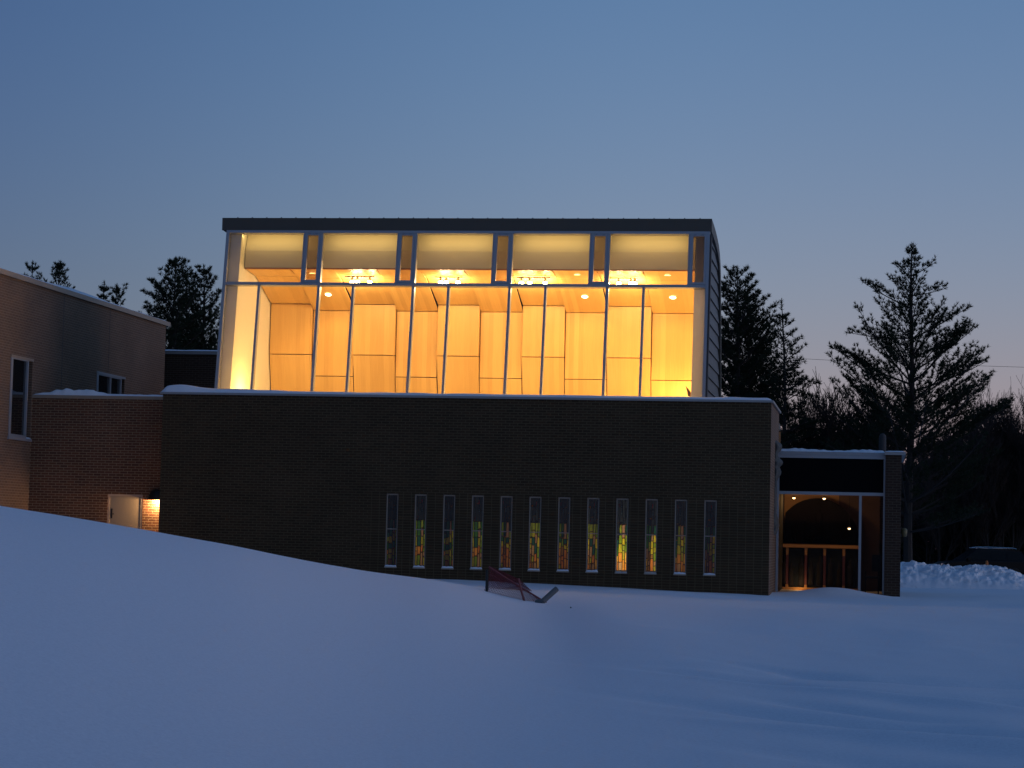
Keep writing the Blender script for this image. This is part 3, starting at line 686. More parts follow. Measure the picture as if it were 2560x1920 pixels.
# bulkhead in front of the wooden ceiling
bk = MB(); bx0, bx1 = -16.60, -4.62
pr = [(59.60, 8.10), (59.64, 8.10), (59.68, 8.55), (59.90, 9.03), (59.84, 9.03), (59.63, 8.56)]
bk.prism_x(pr, bx0, bx1); bk.build('bulkhead', M['beige'], uh)
MB().box(bx0, bx1, 59.595, 59.72, 8.07, 8.098).build('bulkhead_lip', M['wood_dark'], uh)
_d0, _d1 = onY(*(1180+1935*.28933, 530+315*.28933), 59.45), onY(*(1180+1992*.28933, 530+590*.28933), 59.45)
MB().box(_d0[0], _d1[0], 59.42, 59.45, 7.72, _d0[2]).build('duct_cover', M['frame'], uh)
# recessed downlights on the sloped and flat panels
def slope_z(y, k):
    o_, zc, ze = (0.0, 7.42, 7.99) if k % 2 == 0 else (0.13, 7.25, 7.95)
    return ze+(zc-ze)*(y-60.7)/(62.40+o_-60.7)
def downlight(x, y, k, flat, on=True):
    r = .085
    if flat: n = Vector((0, 0.07, -1)); zc = 8.065+(-.115 if k % 2 else -.075)*(y-59.72)+.02
    else: n = Vector((0, -.36, -.93)); zc = slope_z(y, k)
    n.normalize(); a = Vector((1, 0, 0)); b_ = n.cross(a)
    c = Vector((x, y, zc))+n*.008
    d = MB(); d.poly([c+(a*math.cos(q)+b_*math.sin(q))*r for q in np.linspace(0, 2*math.pi, 25)[:-1]])
    o = d.build('downlight', M['downlight'] if on else M['black'], uh)
    rg = MB()
    for q in range(24):
        q0, q1 = 2*math.pi*q/24, 2*math.pi*(q+1)/24
        e = lambda an, rr, off: c+(a*math.cos(an)+b_*math.sin(an))*rr+n*off
        rg.poly([e(q0, r, .004), e(q1, r, .004), e(q1, r+.018, 0), e(q0, r+.018, 0)])
    rg.build('trim_ring', M['steel'], o)
    if on:
        L = bpy.data.lights.new('downlight_lamp', 'SPOT'); L.energy = DL; L.color = WARM; L.spot_size = R(110); L.spot_blend = .6; L.shadow_soft_size = .06
        lo = bpy.data.objects.new('downlight_lamp', L); COL.objects.link(lo); lo.location = c+n*.03; lo.rotation_euler = (R(12), 0, 0)
WARM = (1.0, 0.58, 0.165); DL = 34.0
def z1(x, y): return 540+x*.28933, 530+y*.28933
def z2(x, y): return 1180+x*.28933, 530+y*.28933
for k, q in ((1, z1(970, 712)), (7, z2(975, 730)), (9, z2(1735, 737))):
    yy = 61.2
    for _ in range(30):
        p = onY(*q, yy); yy -= (p[2]-slope_z(yy, k))*1.5
    downlight(p[0], yy, k, False)
for k, q, on in ((1, z1(835, 528), True), (7, z2(910, 547), True), (9, z2(1690, 550), True), (0, z1(530, 568), False)):
    p = onY(*q, 60.25 if on else 60.6); downlight(p[0], 60.25 if on else 60.6, k, True, on)
# halogen bars under the ceiling
bars = [((-14.05, -13.25), [-13.86, -13.72, -13.38], 'halogen spot bar second from the left wall, three lamps lit'),
        ((-11.6, -10.85), [-11.45, -11.3, -10.98], 'halogen spot bar near the middle of the maple ceiling'),
        ((-9.4, -8.5), [-9.27, -9.05, -8.64], 'halogen spot bar with the widest glare, right of the centre mullion'),
        ((-7.05, -6.2), [-6.98, -6.68, -6.36, -6.26], 'halogen spot bar nearest the right end of the glass hall')]
bars[0] = (bars[0][0], bars[0][1], 'halogen spot bar nearest the bright left wall of the glass hall')
for (xa, xb), hs, lab in bars:
    tl = thing('spot_bar', ((xa+xb)/2, 60.45, 8.0), lab, 'spotlights', 'halogen spot bars under the maple ceiling')
    ba = MB(); ba.box(xa, xb, 60.43, 60.47, 7.955, 7.99); ba.tube([(xa+.15, 60.45, 7.99), (xa+.15, 60.45, 8.03)], .008, 6); ba.tube([(xb-.15, 60.45, 7.99), (xb-.15, 60.45, 8.03)], .008, 6); ba.build('bar', M['steel'], tl)
    for hx in hs:
        hd = MB().lathe([(.012, .05), (.03, .045), (.042, -.02), (.045, -.05)], (hx, 60.47, 7.905), 12); ho = hd.build('lamp_head', M['steel'], tl)
        MB().lathe([(0, -.125), (.045, -.11), (.062, -.075), (.045, -.04), (0, -.028)], (hx, 60.47, 7.905), 12).build('bulb', M['bulb'], ho, smooth=True)
        L = bpy.data.lights.new('halogen_lamp', 'POINT'); L.energy = 20.0; L.color = (1.0, .70, .34); L.shadow_soft_size = .04
        lo = bpy.data.objects.new('halogen_lamp', L); COL.objects.link(lo); lo.location = (hx, 60.66, 7.74)
# unseen lamps behind the parapet: ends inferred from corner glow, others added as fill
for x, y, z_, e in ((-16.1, 59.6, 4.55, 96), (-14.6, 60.3, 4.5, 28), (-12.2, 60.3, 4.5, 58), (-9.8, 60.3, 4.5, 90), (-7.4, 60.3, 4.5, 108), (-5.15, 61.5, 4.5, 130)):
    L = bpy.data.lights.new('hall_unseen_lamp', 'POINT'); L.energy = e; L.color = WARM; L.shadow_soft_size = .12
    lo = bpy.data.objects.new('hall_unseen_lamp', L); COL.objects.link(lo); lo.location = (x, y, z_)
# cove strips hidden behind the head rail wash the bulkhead
for k, m in enumerate(MX):
    L = bpy.data.lights.new('cove_lamp', 'AREA'); L.shape = 'RECTANGLE'; L.size = 1.85; L.size_y = .04; L.energy = 6.2; L.color = (1.0, .68, .22)
    lo = bpy.data.objects.new('cove_lamp', L); COL.objects.link(lo); lo.location = (m-1.5, 59.34, 8.99); lo.rotation_euler = (R(62), 0, 0)
# wing ornament by the right end
wg = MB()
for s_ in (-1, 1):
    wg.poly([(-5.02, 60.3, 4.75), (-4.97+s_*.03, 60.28, 4.83), (-5.02+s_*.06, 60.27, 5.0), (-5.1+s_*.08, 60.26, 5.22), (-5.07+s_*.03, 60.28, 5.0)])
wv = [onY(*z2(1865, 1590), 60.3), onY(*z2(1890, 1600), 60.3), onY(*z2(1892, 1560), 60.3), onY(*z2(1872, 1530), 60.3), onY(*z2(1846, 1502), 60.3), onY(*z2(1858, 1545), 60.3)]
wg = MB().prism_y([(p[0], p[2]) for p in wv][::-1], 60.28, 60.32)
sp = [onY(*z2(1875, 1600), 60.3)[0], 60.3]
wg.tube([(sp[0], sp[1], 4.2), (sp[0], sp[1], 4.72)], .03, 8)
tag(wg.build('wing_ornament', plain('bronze_wing', (0.12, 0.06, 0.03), .5), origin=(sp[0], 60.3, 4.2)), 'small brown wing-shaped ornament behind glass at the lower right of the hall', 'ornament')

# ------------------------------------------------------------------ lights inside the brick hall (behind the stained glass)
for x, e, zl in ((-5.95, 20.0, .55), (-11.1, 3.8, 1.0), (-9.6, 3.4, 1.0), (-8.2, 4.2, 1.0), (-7.0, 2.2, 1.0), (-4.7, 2.5, .7)):
    L = bpy.data.lights.new('low_lamp', 'POINT'); L.energy = e; L.color = (1.0, .66, .34); L.shadow_soft_size = .08
    lo = bpy.data.objects.new('low_lamp', L); COL.objects.link(lo); lo.location = (x, YF+.95, zl)
L = bpy.data.lights.new('sconce_lamp', 'POINT'); L.energy = 75; L.color = (1.0, .60, .26); L.shadow_soft_size = .04
lo = bpy.data.objects.new('sconce_lamp', L); COL.objects.link(lo); lo.location = (sx, sy-.12, sz-.03)

# ------------------------------------------------------------------ glass pavilion on the right
YC = 60.8
pv = thing('glass_pavilion', (-1.0, YC, -.15), 'low flat-roofed glass pavilion beside the dark brick block', 'building')
PX0, PX1, PXP = -2.465, .315, .725
fr = MB(); fr.box(PX0, PX0+.06, YC-.06, YC+.04, -.6, 3.335); fr.build('jamb_frame', M['frame'], pv)
MB().box(PX1-.045, PX1, YC-.06, YC+.04, -.6, 3.335).build('jamb_frame', M['frame'], pv)
MB().box(PX0-.0, PX1, YC-.065, YC+.04, 3.335, 3.415).build('head_frame', M['frame'], pv)
MB().box(PX0+.06, PX1-.045, YC-.06, YC+.04, 2.385, 2.465).build('transom', M['frame'], pv)
MB().box(-.345, -.28, YC-.06, YC+.04, -.6, 2.385).build('mullion', M['frame'], pv)
MB().box(PX0+.06, PX1-.045, YC-.01, YC+.01, 2.465, 3.335).build('spandrel_pane', M['spandrel'], pv)
MB().poly([(PX0+.06, YC, -.6), (-.345, YC, -.6), (-.345, YC, 2.385), (PX0+.06, YC, 2.385)]).build('pane', M['glass_dim'], pv)
MB().poly([(-.28, YC, -.6), (PX1-.045, YC, -.6), (PX1-.045, YC, 2.385), (-.28, YC, 2.385)]).build('pane', M['glass_dim'], pv)
MB().box(PX0, PX1, YC-.03, 65.6, 3.42, 3.50).build('roof', M['frame'], pv)
b = MB().wallY(PX1+.001, PXP, -1, 3.44, YC-.28); b.wallX(YC-.28, 65.6, -1, 3.44, PXP); b.poly([(PX1+.001, YC+.0, -1), (PX1+.001, YC-.28, -1), (PX1+.001, YC-.28, 3.44), (PX1+.001, YC, 3.44)])
b.poly([(PXP, 65.6, -1), (-2.4, 65.6, -1), (-2.4, 65.6, 3.44), (PXP, 65.6, 3.44)])
b.build('pier', M['brick'], pv)
MB().box(PX1-.03, PXP+.10, YC-.36, 65.65, 3.44, 3.52).build('pier_cap', M['coping'], pv)
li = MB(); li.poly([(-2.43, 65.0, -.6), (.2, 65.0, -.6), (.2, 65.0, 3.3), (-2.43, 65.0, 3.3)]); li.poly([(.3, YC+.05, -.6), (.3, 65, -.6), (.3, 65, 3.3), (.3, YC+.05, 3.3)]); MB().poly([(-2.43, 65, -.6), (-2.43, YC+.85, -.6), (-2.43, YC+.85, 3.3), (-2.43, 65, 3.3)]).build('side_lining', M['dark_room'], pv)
li.poly([(-2.43, YC+.05, 2.44), (.3, YC+.05, 2.44), (.3, 65, 2.75), (-2.43, 65, 2.75)]); li.poly([(-2.43, YC+.05, -.22), (.3, YC+.05, -.22), (.3, 65, -.22), (-2.43, 65, -.22)])
li.build('lining', M['ochre_dim'], pv); MB().poly([(-2.42, 64.97, .9), (-.92, 64.97, .9), (-.92, 64.97, 2.60), (-2.42, 64.97, 2.60)]).build('wall_panel', M['ochre'], pv)  # brighter patch paints the lamplit part of the back wall
snow_strip('pavilion_snow', PX0+.03, PX1, YC-.05, 63, 3.50, lambda u: .10+.02*math.sin(u*9), 'snow lying on the flat roof of the glass pavilion', 70)
snow_strip('pier_snow', PX1-.02, PXP+.09, YC-.34, 62, 3.52, lambda u: .05, 'snow on the cap of the brick pier right of the pavilion glass', 16)
# altarpiece inside
YI = 64.4
al = thing('altarpiece', (-1.5, YI, -.2), 'dark arched altarpiece with orange beam and pilasters behind the pavilion glass', 'altarpiece')
arc = [(-1.50+1.16*math.cos(q), 1.12+1.25*math.sin(q)) for q in np.linspace(0, math.pi, 40)]
arc = [p for p in arc if p[0] > -2.42]; arc = arc+[(-2.42, 1.12)]
MB().prism_y(arc, YI, YI+.12).build('arch_panel', M['altar_dark'], al)
MB().box(-2.42, -.36, YI-.10, YI+.02, 1.005, 1.095).build('beam', M['gilt'], al)
MB().box(-2.42, -.36, YI-.12, YI+.02, -.17, -.085).build('plinth', M['gilt'], al)
px_ = [-2.30, -1.79, -1.28, -.76]
for x in px_:
    p = MB().box(x-.031, x+.031, YI-.07, YI+.01, -.108, 1.003).build('pilaster', M['pilaster'], al)
    MB().box(x-.034, x+.034, YI-.078, YI-.071, .80, .998).build('capital', M['gilt'], p)
    MB().box(x-.036, x+.036, YI-.082, YI-.071, -.105, -.01).build('base', M['gilt'], p)
pb = [-2.42]+px_+[-.36]
def figure(mb, x, z, h, y, rs):   # vague carved relief figure
    prof = [(0, 0), (.5, .02), (.46, .2), (.36, .42), (.44, .62), (.40, .74), (.14, .79), (.2, .86), (.17, .95), (0, 1.0)]
    b_ = len(mb.v); n = 8
    for r, hh in prof:
        for k in range(n+1):
            t_ = math.pi*(1+k/n); mb.v.append((x+r*h*.24*math.cos(t_)*(1+.2*rs.uniform(-1, 1)), y+r*h*.16*math.sin(t_), z+hh*h))
    for i in range(len(prof)-1):
        for k in range(n):
            q = b_+i*(n+1)+k; mb.f.append((q, q+1, q+n+2, q+n+1)); mb.c.append(None)
rs = random.Random(5)
for a, b_ in zip(pb[:-1], pb[1:]):
    pn = MB().box(a+.045, b_-.045, YI-.01, YI+.02, -.10, 1.0).build('painted_panel', M['altar_blue'], al)
    fg = MB(); n = max(1, int((b_-a)/.22))
    for i in range(n):
        figure(fg, a+(b_-a)*(i+.5)/n+rs.uniform(-.03, .03), -.06+rs.uniform(0, .05), rs.uniform(.62, .86), YI-.012, rs)
    fg.build('carved_figures', M['figure'], pn, smooth=True)
fg = MB()
for x, z_, h_ in ((-1.75, 1.15, .75), (-1.45, 1.25, .95), (-1.2, 1.15, .6), (-2.1, 1.14, .5), (-.85, 1.14, .45)): figure(fg, x, z_, h_, YI-.004, rs)
fg.build('arch_carving', M['altar_dark'], al, smooth=True)
for (x, y, z_), lab in (((-2.13, 64.0, 2.36), 'small lit spotlight above the left shoulder of the arched altarpiece'), ((-1.31, 64.0, 2.36), 'small lit spotlight above the crown of the arched altarpiece'), ((-.62, 63.9, 1.56), 'small lit spotlight beside the right edge of the dark arch')):
    sp_ = thing('spotlight', (x, y, z_), lab, 'spotlight', 'spotlights inside the pavilion')
    MB().lathe([(.015, .06), (.035, .05), (.045, .0)], (x, y, z_), 12).build('housing', M['black'], sp_)
    MB().lathe([(0, -.035), (.03, -.02), (.038, .0), (0, .004)], (x, y, z_), 12).build('bulb', M['small_bulb'], sp_, smooth=True)
    if z_ > 2: MB().tube([(x, y, z_+.06), (x, y, z_+.29)], .006, 6).build('stem', M['black'], sp_)
    else: MB().tube([(x, y, z_+.06), (x, y, 2.62)], .006, 6).build('stem', M['black'], sp_)
    L = bpy.data.lights.new('spot_lamp', 'POINT'); L.energy = 6.5 if z_ > 2 else .8; L.color = (1, .55, .2); L.shadow_soft_size = .04
    lo = bpy.data.objects.new('spot_lamp', L); COL.objects.link(lo); lo.location = (x, y-.12, z_-.08)
L = bpy.data.lights.new('plinth_fill_lamp', 'POINT'); L.energy = 1.3; L.color = (1, .55, .2); L.shadow_soft_size = .05  # unseen lamp added to brighten the plinth
lo = bpy.data.objects.new('plinth_fill_lamp', L); COL.objects.link(lo); lo.location = (-1.95, YI-.3, .0)
ch = thing('chair', (-.02, 62.6, -.22), 'dark chair standing behind the narrow right-hand pane of the pavilion', 'chair')
MB().box(-.2, .2, 62.4, 62.8, .23, .29).build('seat', M['chair'], ch)
MB().box(-.0, .24, 62.78, 62.84, .42, .86).build('backrest', M['chair'], ch)
for x in (-.18, .16):
    for y in (62.42, 62.76): MB().box(x, x+.035, y, y+.035, -.22, .229 if y < 62.5 else .42).build('leg', M['chair'], ch)
# weathered stone relief on the end wall
rl = MB(); nseg, nang = 46, 10
for i in range(nseg+1):
    t_ = i/nseg; z_ = 1.30+t_*(3.74-1.30)
    wdt = .035+.10*math.exp(-((t_-.93)/.05)**2)+.095*math.exp(-((t_-.77)/.05)**2)+.06*math.exp(-((t_-.66)/.06)**2)+.05*math.exp(-((t_-.12)/.08)**2)+.015*mnoise.noise((t_*30, 1, 1))
    wdt *= 1.35 if 0 < i < nseg else .25
    for k in range(nang+1):
        q = -math.pi/2+math.pi*k/nang
        n_ = 1+.4*mnoise.noise((t_*22, k*.9, 4.4))
        rl.v.append((XR-.01+wdt*math.cos(q)*n_, 59.9+.42*math.sin(q)*n_, z_))
for i in range(nseg):
    for k in range(nang):
        q = i*(nang+1)+k; rl.f.append((q, q+1, q+nang+2, q+nang+1)); rl.c.append(None)
tag(rl.build('stone_relief', M['stone'], smooth=True, origin=(XR, 59.9, 1.3)), 'lumpy grey stone relief fixed to the right end of the brick block', 'sculpture')
# unlit light on the pier, post above the roof
p = onY(2258, 1342, 61.5)
wl = thing('wall_light', (PXP, 61.6, 1.48), 'small dull yellow light fitting on the outer side of the brick pier', 'wall light')
MB().box(PXP, PXP+.05, 61.5, 61.7, 1.36, 1.42).build('bracket', M['black'], wl)
MB().lathe([(.05, -.12), (.075, -.08), (.08, .06), (.05, .10), (0, .11)], (PXP+.10, 61.6, 1.47), 14).build('globe', M['yellow'], wl, smooth=True)
q = onY(2206, 1126, 66.2)
fl = MB().lathe([(.10, 0), (.10, .46), (.085, .53), (.05, .57), (0, .585)], (q[0], 66.2, q[2]-.10), 16)
fl.tube([(q[0], 66.2, q[2]-3.6), (q[0], 66.2, q[2]-.09)], .09, 12)
tag(fl.build('flue_post', M['flue'], smooth=True, origin=(q[0], 66.2, q[2]-3.6)), 'grey round-topped post rising behind the pavilion roof', 'post')

# ------------------------------------------------------------------ hockey net half buried in snow
NY = 43.0
net = thing('hockey_goal', (-7.4, NY, gz(-7.4, NY)), 'toppled hockey goal with red netting half buried behind the snow mound', 'hockey goal')
A, B_ = onY(1222, 1417, NY), onY(1366, 1507, NY)
C_, D_ = onY(1208, 1488, NY), onY(1352, 1520, NY)
P_, Q_ = onY(1218, 1424, NY), onY(1217, 1500, NY)
MB().tube([P_, Q_+np.array([0, 0, -.2])], .028, 8).build('post', M['black'], net)
MB().tube([A, (A*.55+B_*.45)+np.array([0, .0, -.01]), B_], .017, 8).build('crossbar', M['net_tube'], net)
P2, Q2 = onY(1296, 1446, NY-.25), onY(1314, 1512, NY-.25)
MB().tube([P2, (P2+Q2)/2+np.array([-.01, 0, 0]), Q2], .021, 8).build('brace', M['net_tube'], net)
MB().tube([onY(1224, 1436, NY+.3), onY(1238, 1442, NY+.3), onY(1253, 1455, NY+.3), onY(1290, 1450, NY+.3)], .012, 6).build('back_bar', M['net_tube'], net)
def netsheet(a, b_, c, d, nu, nv, r, bulge):
    mb = MB(); pt = lambda u, v: (np.array(a)*(1-u)+np.array(b_)*u)*(1-v)+(np.array(c)*(1-u)+np.array(d)*u)*v + np.array([0, bulge*math.sin(math.pi*u)*math.sin(math.pi*min(v+.15, 1)), 0]) + .006*np.array([mnoise.noise((u*14, v*9, 1)), 0, mnoise.noise((u*14, v*9, 5))])
    for i in range(-nv, nu+1):
        seg = [pt((i+t_)/nu, t_/nv) for t_ in range(nv+1) if 0 <= (i+t_)/nu <= 1]
        if len(seg) > 1: mb.tube(seg, r, 4, False)
        seg = [pt((i+nv-t_)/nu, t_/nv) for t_ in range(nv+1) if 0 <= (i+nv-t_)/nu <= 1]
        if len(seg) > 1: mb.tube(seg, r, 4, False)
    return mb
netsheet(A, B_, C_, D_, 20, 10, .0055, .15).build('netting', M['net'], net)
netsheet(A+np.array([0, .35, 0]), onY(1300, 1450, NY+.35), onY(1214, 1470, NY+.5), onY(1330, 1478, NY+.5), 18, 8, .006, .1).build('netting', M['net'], net)
gt = MB().tube([onY(1356, 1504, NY-.35), onY(1392, 1472, NY-.15)], .052, 12)
g0 = onY(1356, 1504, NY-.35); gt.tube([onY(1340, 1505, NY-.3), onY(1358, 1503, NY-.36)], .045, 10)
tag(gt.build('foam_tube', M['grey_tube'], origin=tuple(g0)), 'grey padded tube sticking up from the snow beside the red net', 'tube')
pt_ = onY(1427, 1517, 40.5); cz_ = gz(pt_[0], 40.5)
cl_ = MB().lathe([(0, -.01), (.014, 0), (.011, .012), (0, .018)], (pt_[0], 40.5, cz_+.012), 7)
tag(cl_.build('dark_clod', M['black'], origin=(pt_[0], 40.5, cz_)), 'tiny dark clod lying on the smooth snow right of the net', 'clod')

# ------------------------------------------------------------------ snowbank, car, cone
def snowbank():
    top = [(2215, 1404), (2253, 1404), (2280, 1402), (2310, 1406), (2345, 1412), (2380, 1414), (2400, 1413), (2428, 1410), (2450, 1412), (2480, 1411), (2500, 1416), (2522, 1421), (2545, 1430), (2575, 1444), (2640, 1452), (2760, 1450)]
    nu, nv = 380, 60; YB = 75.0
    xs_ = np.linspace(2215, 2760, nu+1); ty = np.interp(xs_, [t_[0] for t_ in top], [t_[1] for t_ in top])
    V = []
    for i in range(nu+1):
        pt = onY(xs_[i], ty[i]+6, YB+1.1); h_ = pt[2]; g_ = gz(pt[0], YB-.8)-.05
        for j in range(nv+1):
            v = j/nv
            # steep ploughed front, rough crest, back slope
            if v < .62: t_ = v/.62; y = YB-.7+1.8*t_; z_ = g_+(h_-g_)*math.sin(t_*math.pi/2)**.75
            else: t_ = (v-.62)/.38; y = YB+1.1+2.4*t_; z_ = h_+(-.5-h_)*(1-math.cos(t_*math.pi/2))
            p = (pt[0], y, z_)
            amp = .19*min(1, v*3.5)*(1-.5*max(0, v-.7)/.3)
            f1 = mnoise.noise((p[0]*1.5, p[1]*1.5, p[2]*2)); f2 = mnoise.noise((p[0]*4.2, p[1]*4.2, p[2]*4.5+9)); f3 = abs(mnoise.noise((p[0]*9, p[1]*9, p[2]*9+3)))+.5*abs(mnoise.noise((p[0]*19, p[1]*19, p[2]*19)))
            vd = mnoise.voronoi((p[0]*3.1, p[1]*3.1, p[2]*3.6))[0]; ck = min(.5, vd[1]-vd[0])
            f3 += 1.3*ck
            V.append((p[0]+.4*amp*f2, p[1]-amp*.9*ck-amp*f1*1.3-amp*.7*f2, p[2]+amp*(.35*f1+.45*f2+.4*f3)*.75))
    V = np.array(V)
    i = np.arange(nu)[:, None]*(nv+1); j = np.arange(nv)[None, :]
    Fq = np.stack([i+j, i+nv+1+j, i+nv+2+j, i+j+1], -1).reshape(-1, 4)
    o = link_mesh('snowbank', V, np.ascontiguousarray(Fq), M['snow_bank'], origin=(6.0, YB, 0))
    tag(o, 'rough ploughed snowbank streaked with dirt, right of the pavilion', 'snowbank')
snowbank()
def suv():
    base = onY(2450, 1392, 118)
    o = thing('parked_car', (base[0]+.05, 118, -.50), 'black car parked behind the snowbank with pale streaks along its roof', 'car', rz=R(14))
    hw = .92
    prof = [(-2.25, .42), (-2.3, .62), (-2.22, .80), (-1.95, .93), (-1.15, 1.03), (2.05, 1.06), (2.22, .98), (2.28, .70), (2.24, .42)]
    b = MB().prism_y(prof[::-1], -hw, hw)
    bo = b.build('body', M['paint_black'], o, local=True); m = bo.modifiers.new('edge', 'BEVEL'); m.width = .07; m.segments = 3
    belt = [(-1.22, 1.0), (2.08, 1.0)]; roof = [(-.42, 1.58), (-.05, 1.63), (1.55, 1.60), (1.85, 1.50)]
    pl_ = [(-1.22, 1.0, .86)]+[(x, z_, .68) for x, z_ in roof]+[(2.12, 1.0, .86)]
    g_ = MB()
    L_ = [(x, -y, z_) for x, z_, y in pl_]; Rt = [(x, y, z_) for x, z_, y in pl_]
    g_.poly(L_[::-1]); g_.poly(Rt)
    for i in range(len(pl_)-1): g_.poly([L_[i], L_[i+1], Rt[i+1], Rt[i]])
    go = g_.build('cabin', M['paint_black'], o, local=True); m = go.modifiers.new('edge', 'BEVEL'); m.width = .05; m.segments = 2
    def sidewin(x0b, x0t, x1b, x1t, sgn):
        zb, zt = 1.06, 1.50
        yb, yt = .86-.18*(zb-1)/.6+.012, .86-.18*(zt-1)/.6+.012
        return MB().poly([(x0b, sgn*yb, zb), (x1b, sgn*yb, zb), (x1t, sgn*yt, zt), (x0t, sgn*yt, zt)])
    for sgn in (-1, 1):
        for q in ((-.98, -.40, .18, .14), (.28, .24, 1.0, .98), (1.1, 1.08, 1.85, 1.70)): sidewin(*q, sgn).build('side_window', M['car_glass'], o, local=True)
    MB().poly([(-1.16, -.76, 1.07), (-1.16, .76, 1.07), (-.49, .6, 1.54), (-.49, -.6, 1.54)]).build('windscreen', M['car_glass'], o, local=True)
    for sgn in (-1, 1):
        rk = MB(); rk.tube([(-.3, sgn*.64, 1.66), (0, sgn*.64, 1.70), (1.4, sgn*.64, 1.68), (1.6, sgn*.64, 1.63)], .022, 8); rk.build('roof_rail', M['chrome'], o, local=True)
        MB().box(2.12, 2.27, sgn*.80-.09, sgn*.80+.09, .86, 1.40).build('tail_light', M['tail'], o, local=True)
        MB().box(-2.27, -2.1, sgn*.70-.16, sgn*.70+.16, .68, .84).build('headlight', M['chrome'], o, local=True)
        mi = MB().box(-.95, -.82, sgn*.98-.1, sgn*.98+.1, 1.02, 1.17); mi.build('wing_mirror', M['paint_black'], o, local=True)
        for x in (-1.4, 1.4):
            ty_ = MB().lathe([(.2, -.11), (.33, -.11), (.36, -.06), (.36, .06), (.33, .11), (.2, .11)], (x, sgn*.84, .36), 24, 'y'); wo = ty_.build('wheel', M['tyre'], o, local=True)
            MB().lathe([(0, -.09), (.1, -.10), (.2, -.08), (.2, .08), (.1, .10), (0, .09)], (x, sgn*.84, .36), 16, 'y').build('rim', M['chrome'], wo, local=True)
    for x0, x1, lab in ((-.46, .15, 'a'), (.35, 1.5, 'b')):
        s_ = MB().box(x0, x1, -.62, .55, 1.63, 1.66).build('roof_pale_slab', M['snow_cap'], o, local=True); m = s_.modifiers.new('edge', 'BEVEL'); m.width = .018; m.segments = 2  # pale streaks along the car roof
suv()
q = onY(2467, 1411, 77.3)
cn = thing('traffic_cone', (q[0], 77.3, q[2]-.62), 'orange cone tip poking above the snowbank in front of the black car', 'traffic cone')
MB().lathe([(.17, .03), (.15, .04), (.035, .74), (0, .745)], (q[0], 77.3, q[2]-.62), 18).build('cone', M['cone'], cn, smooth=True)
MB().box(q[0]-.2, q[0]+.2, 77.1, 77.5, q[2]-.62, q[2]-.59).build('base', M['cone'], cn)

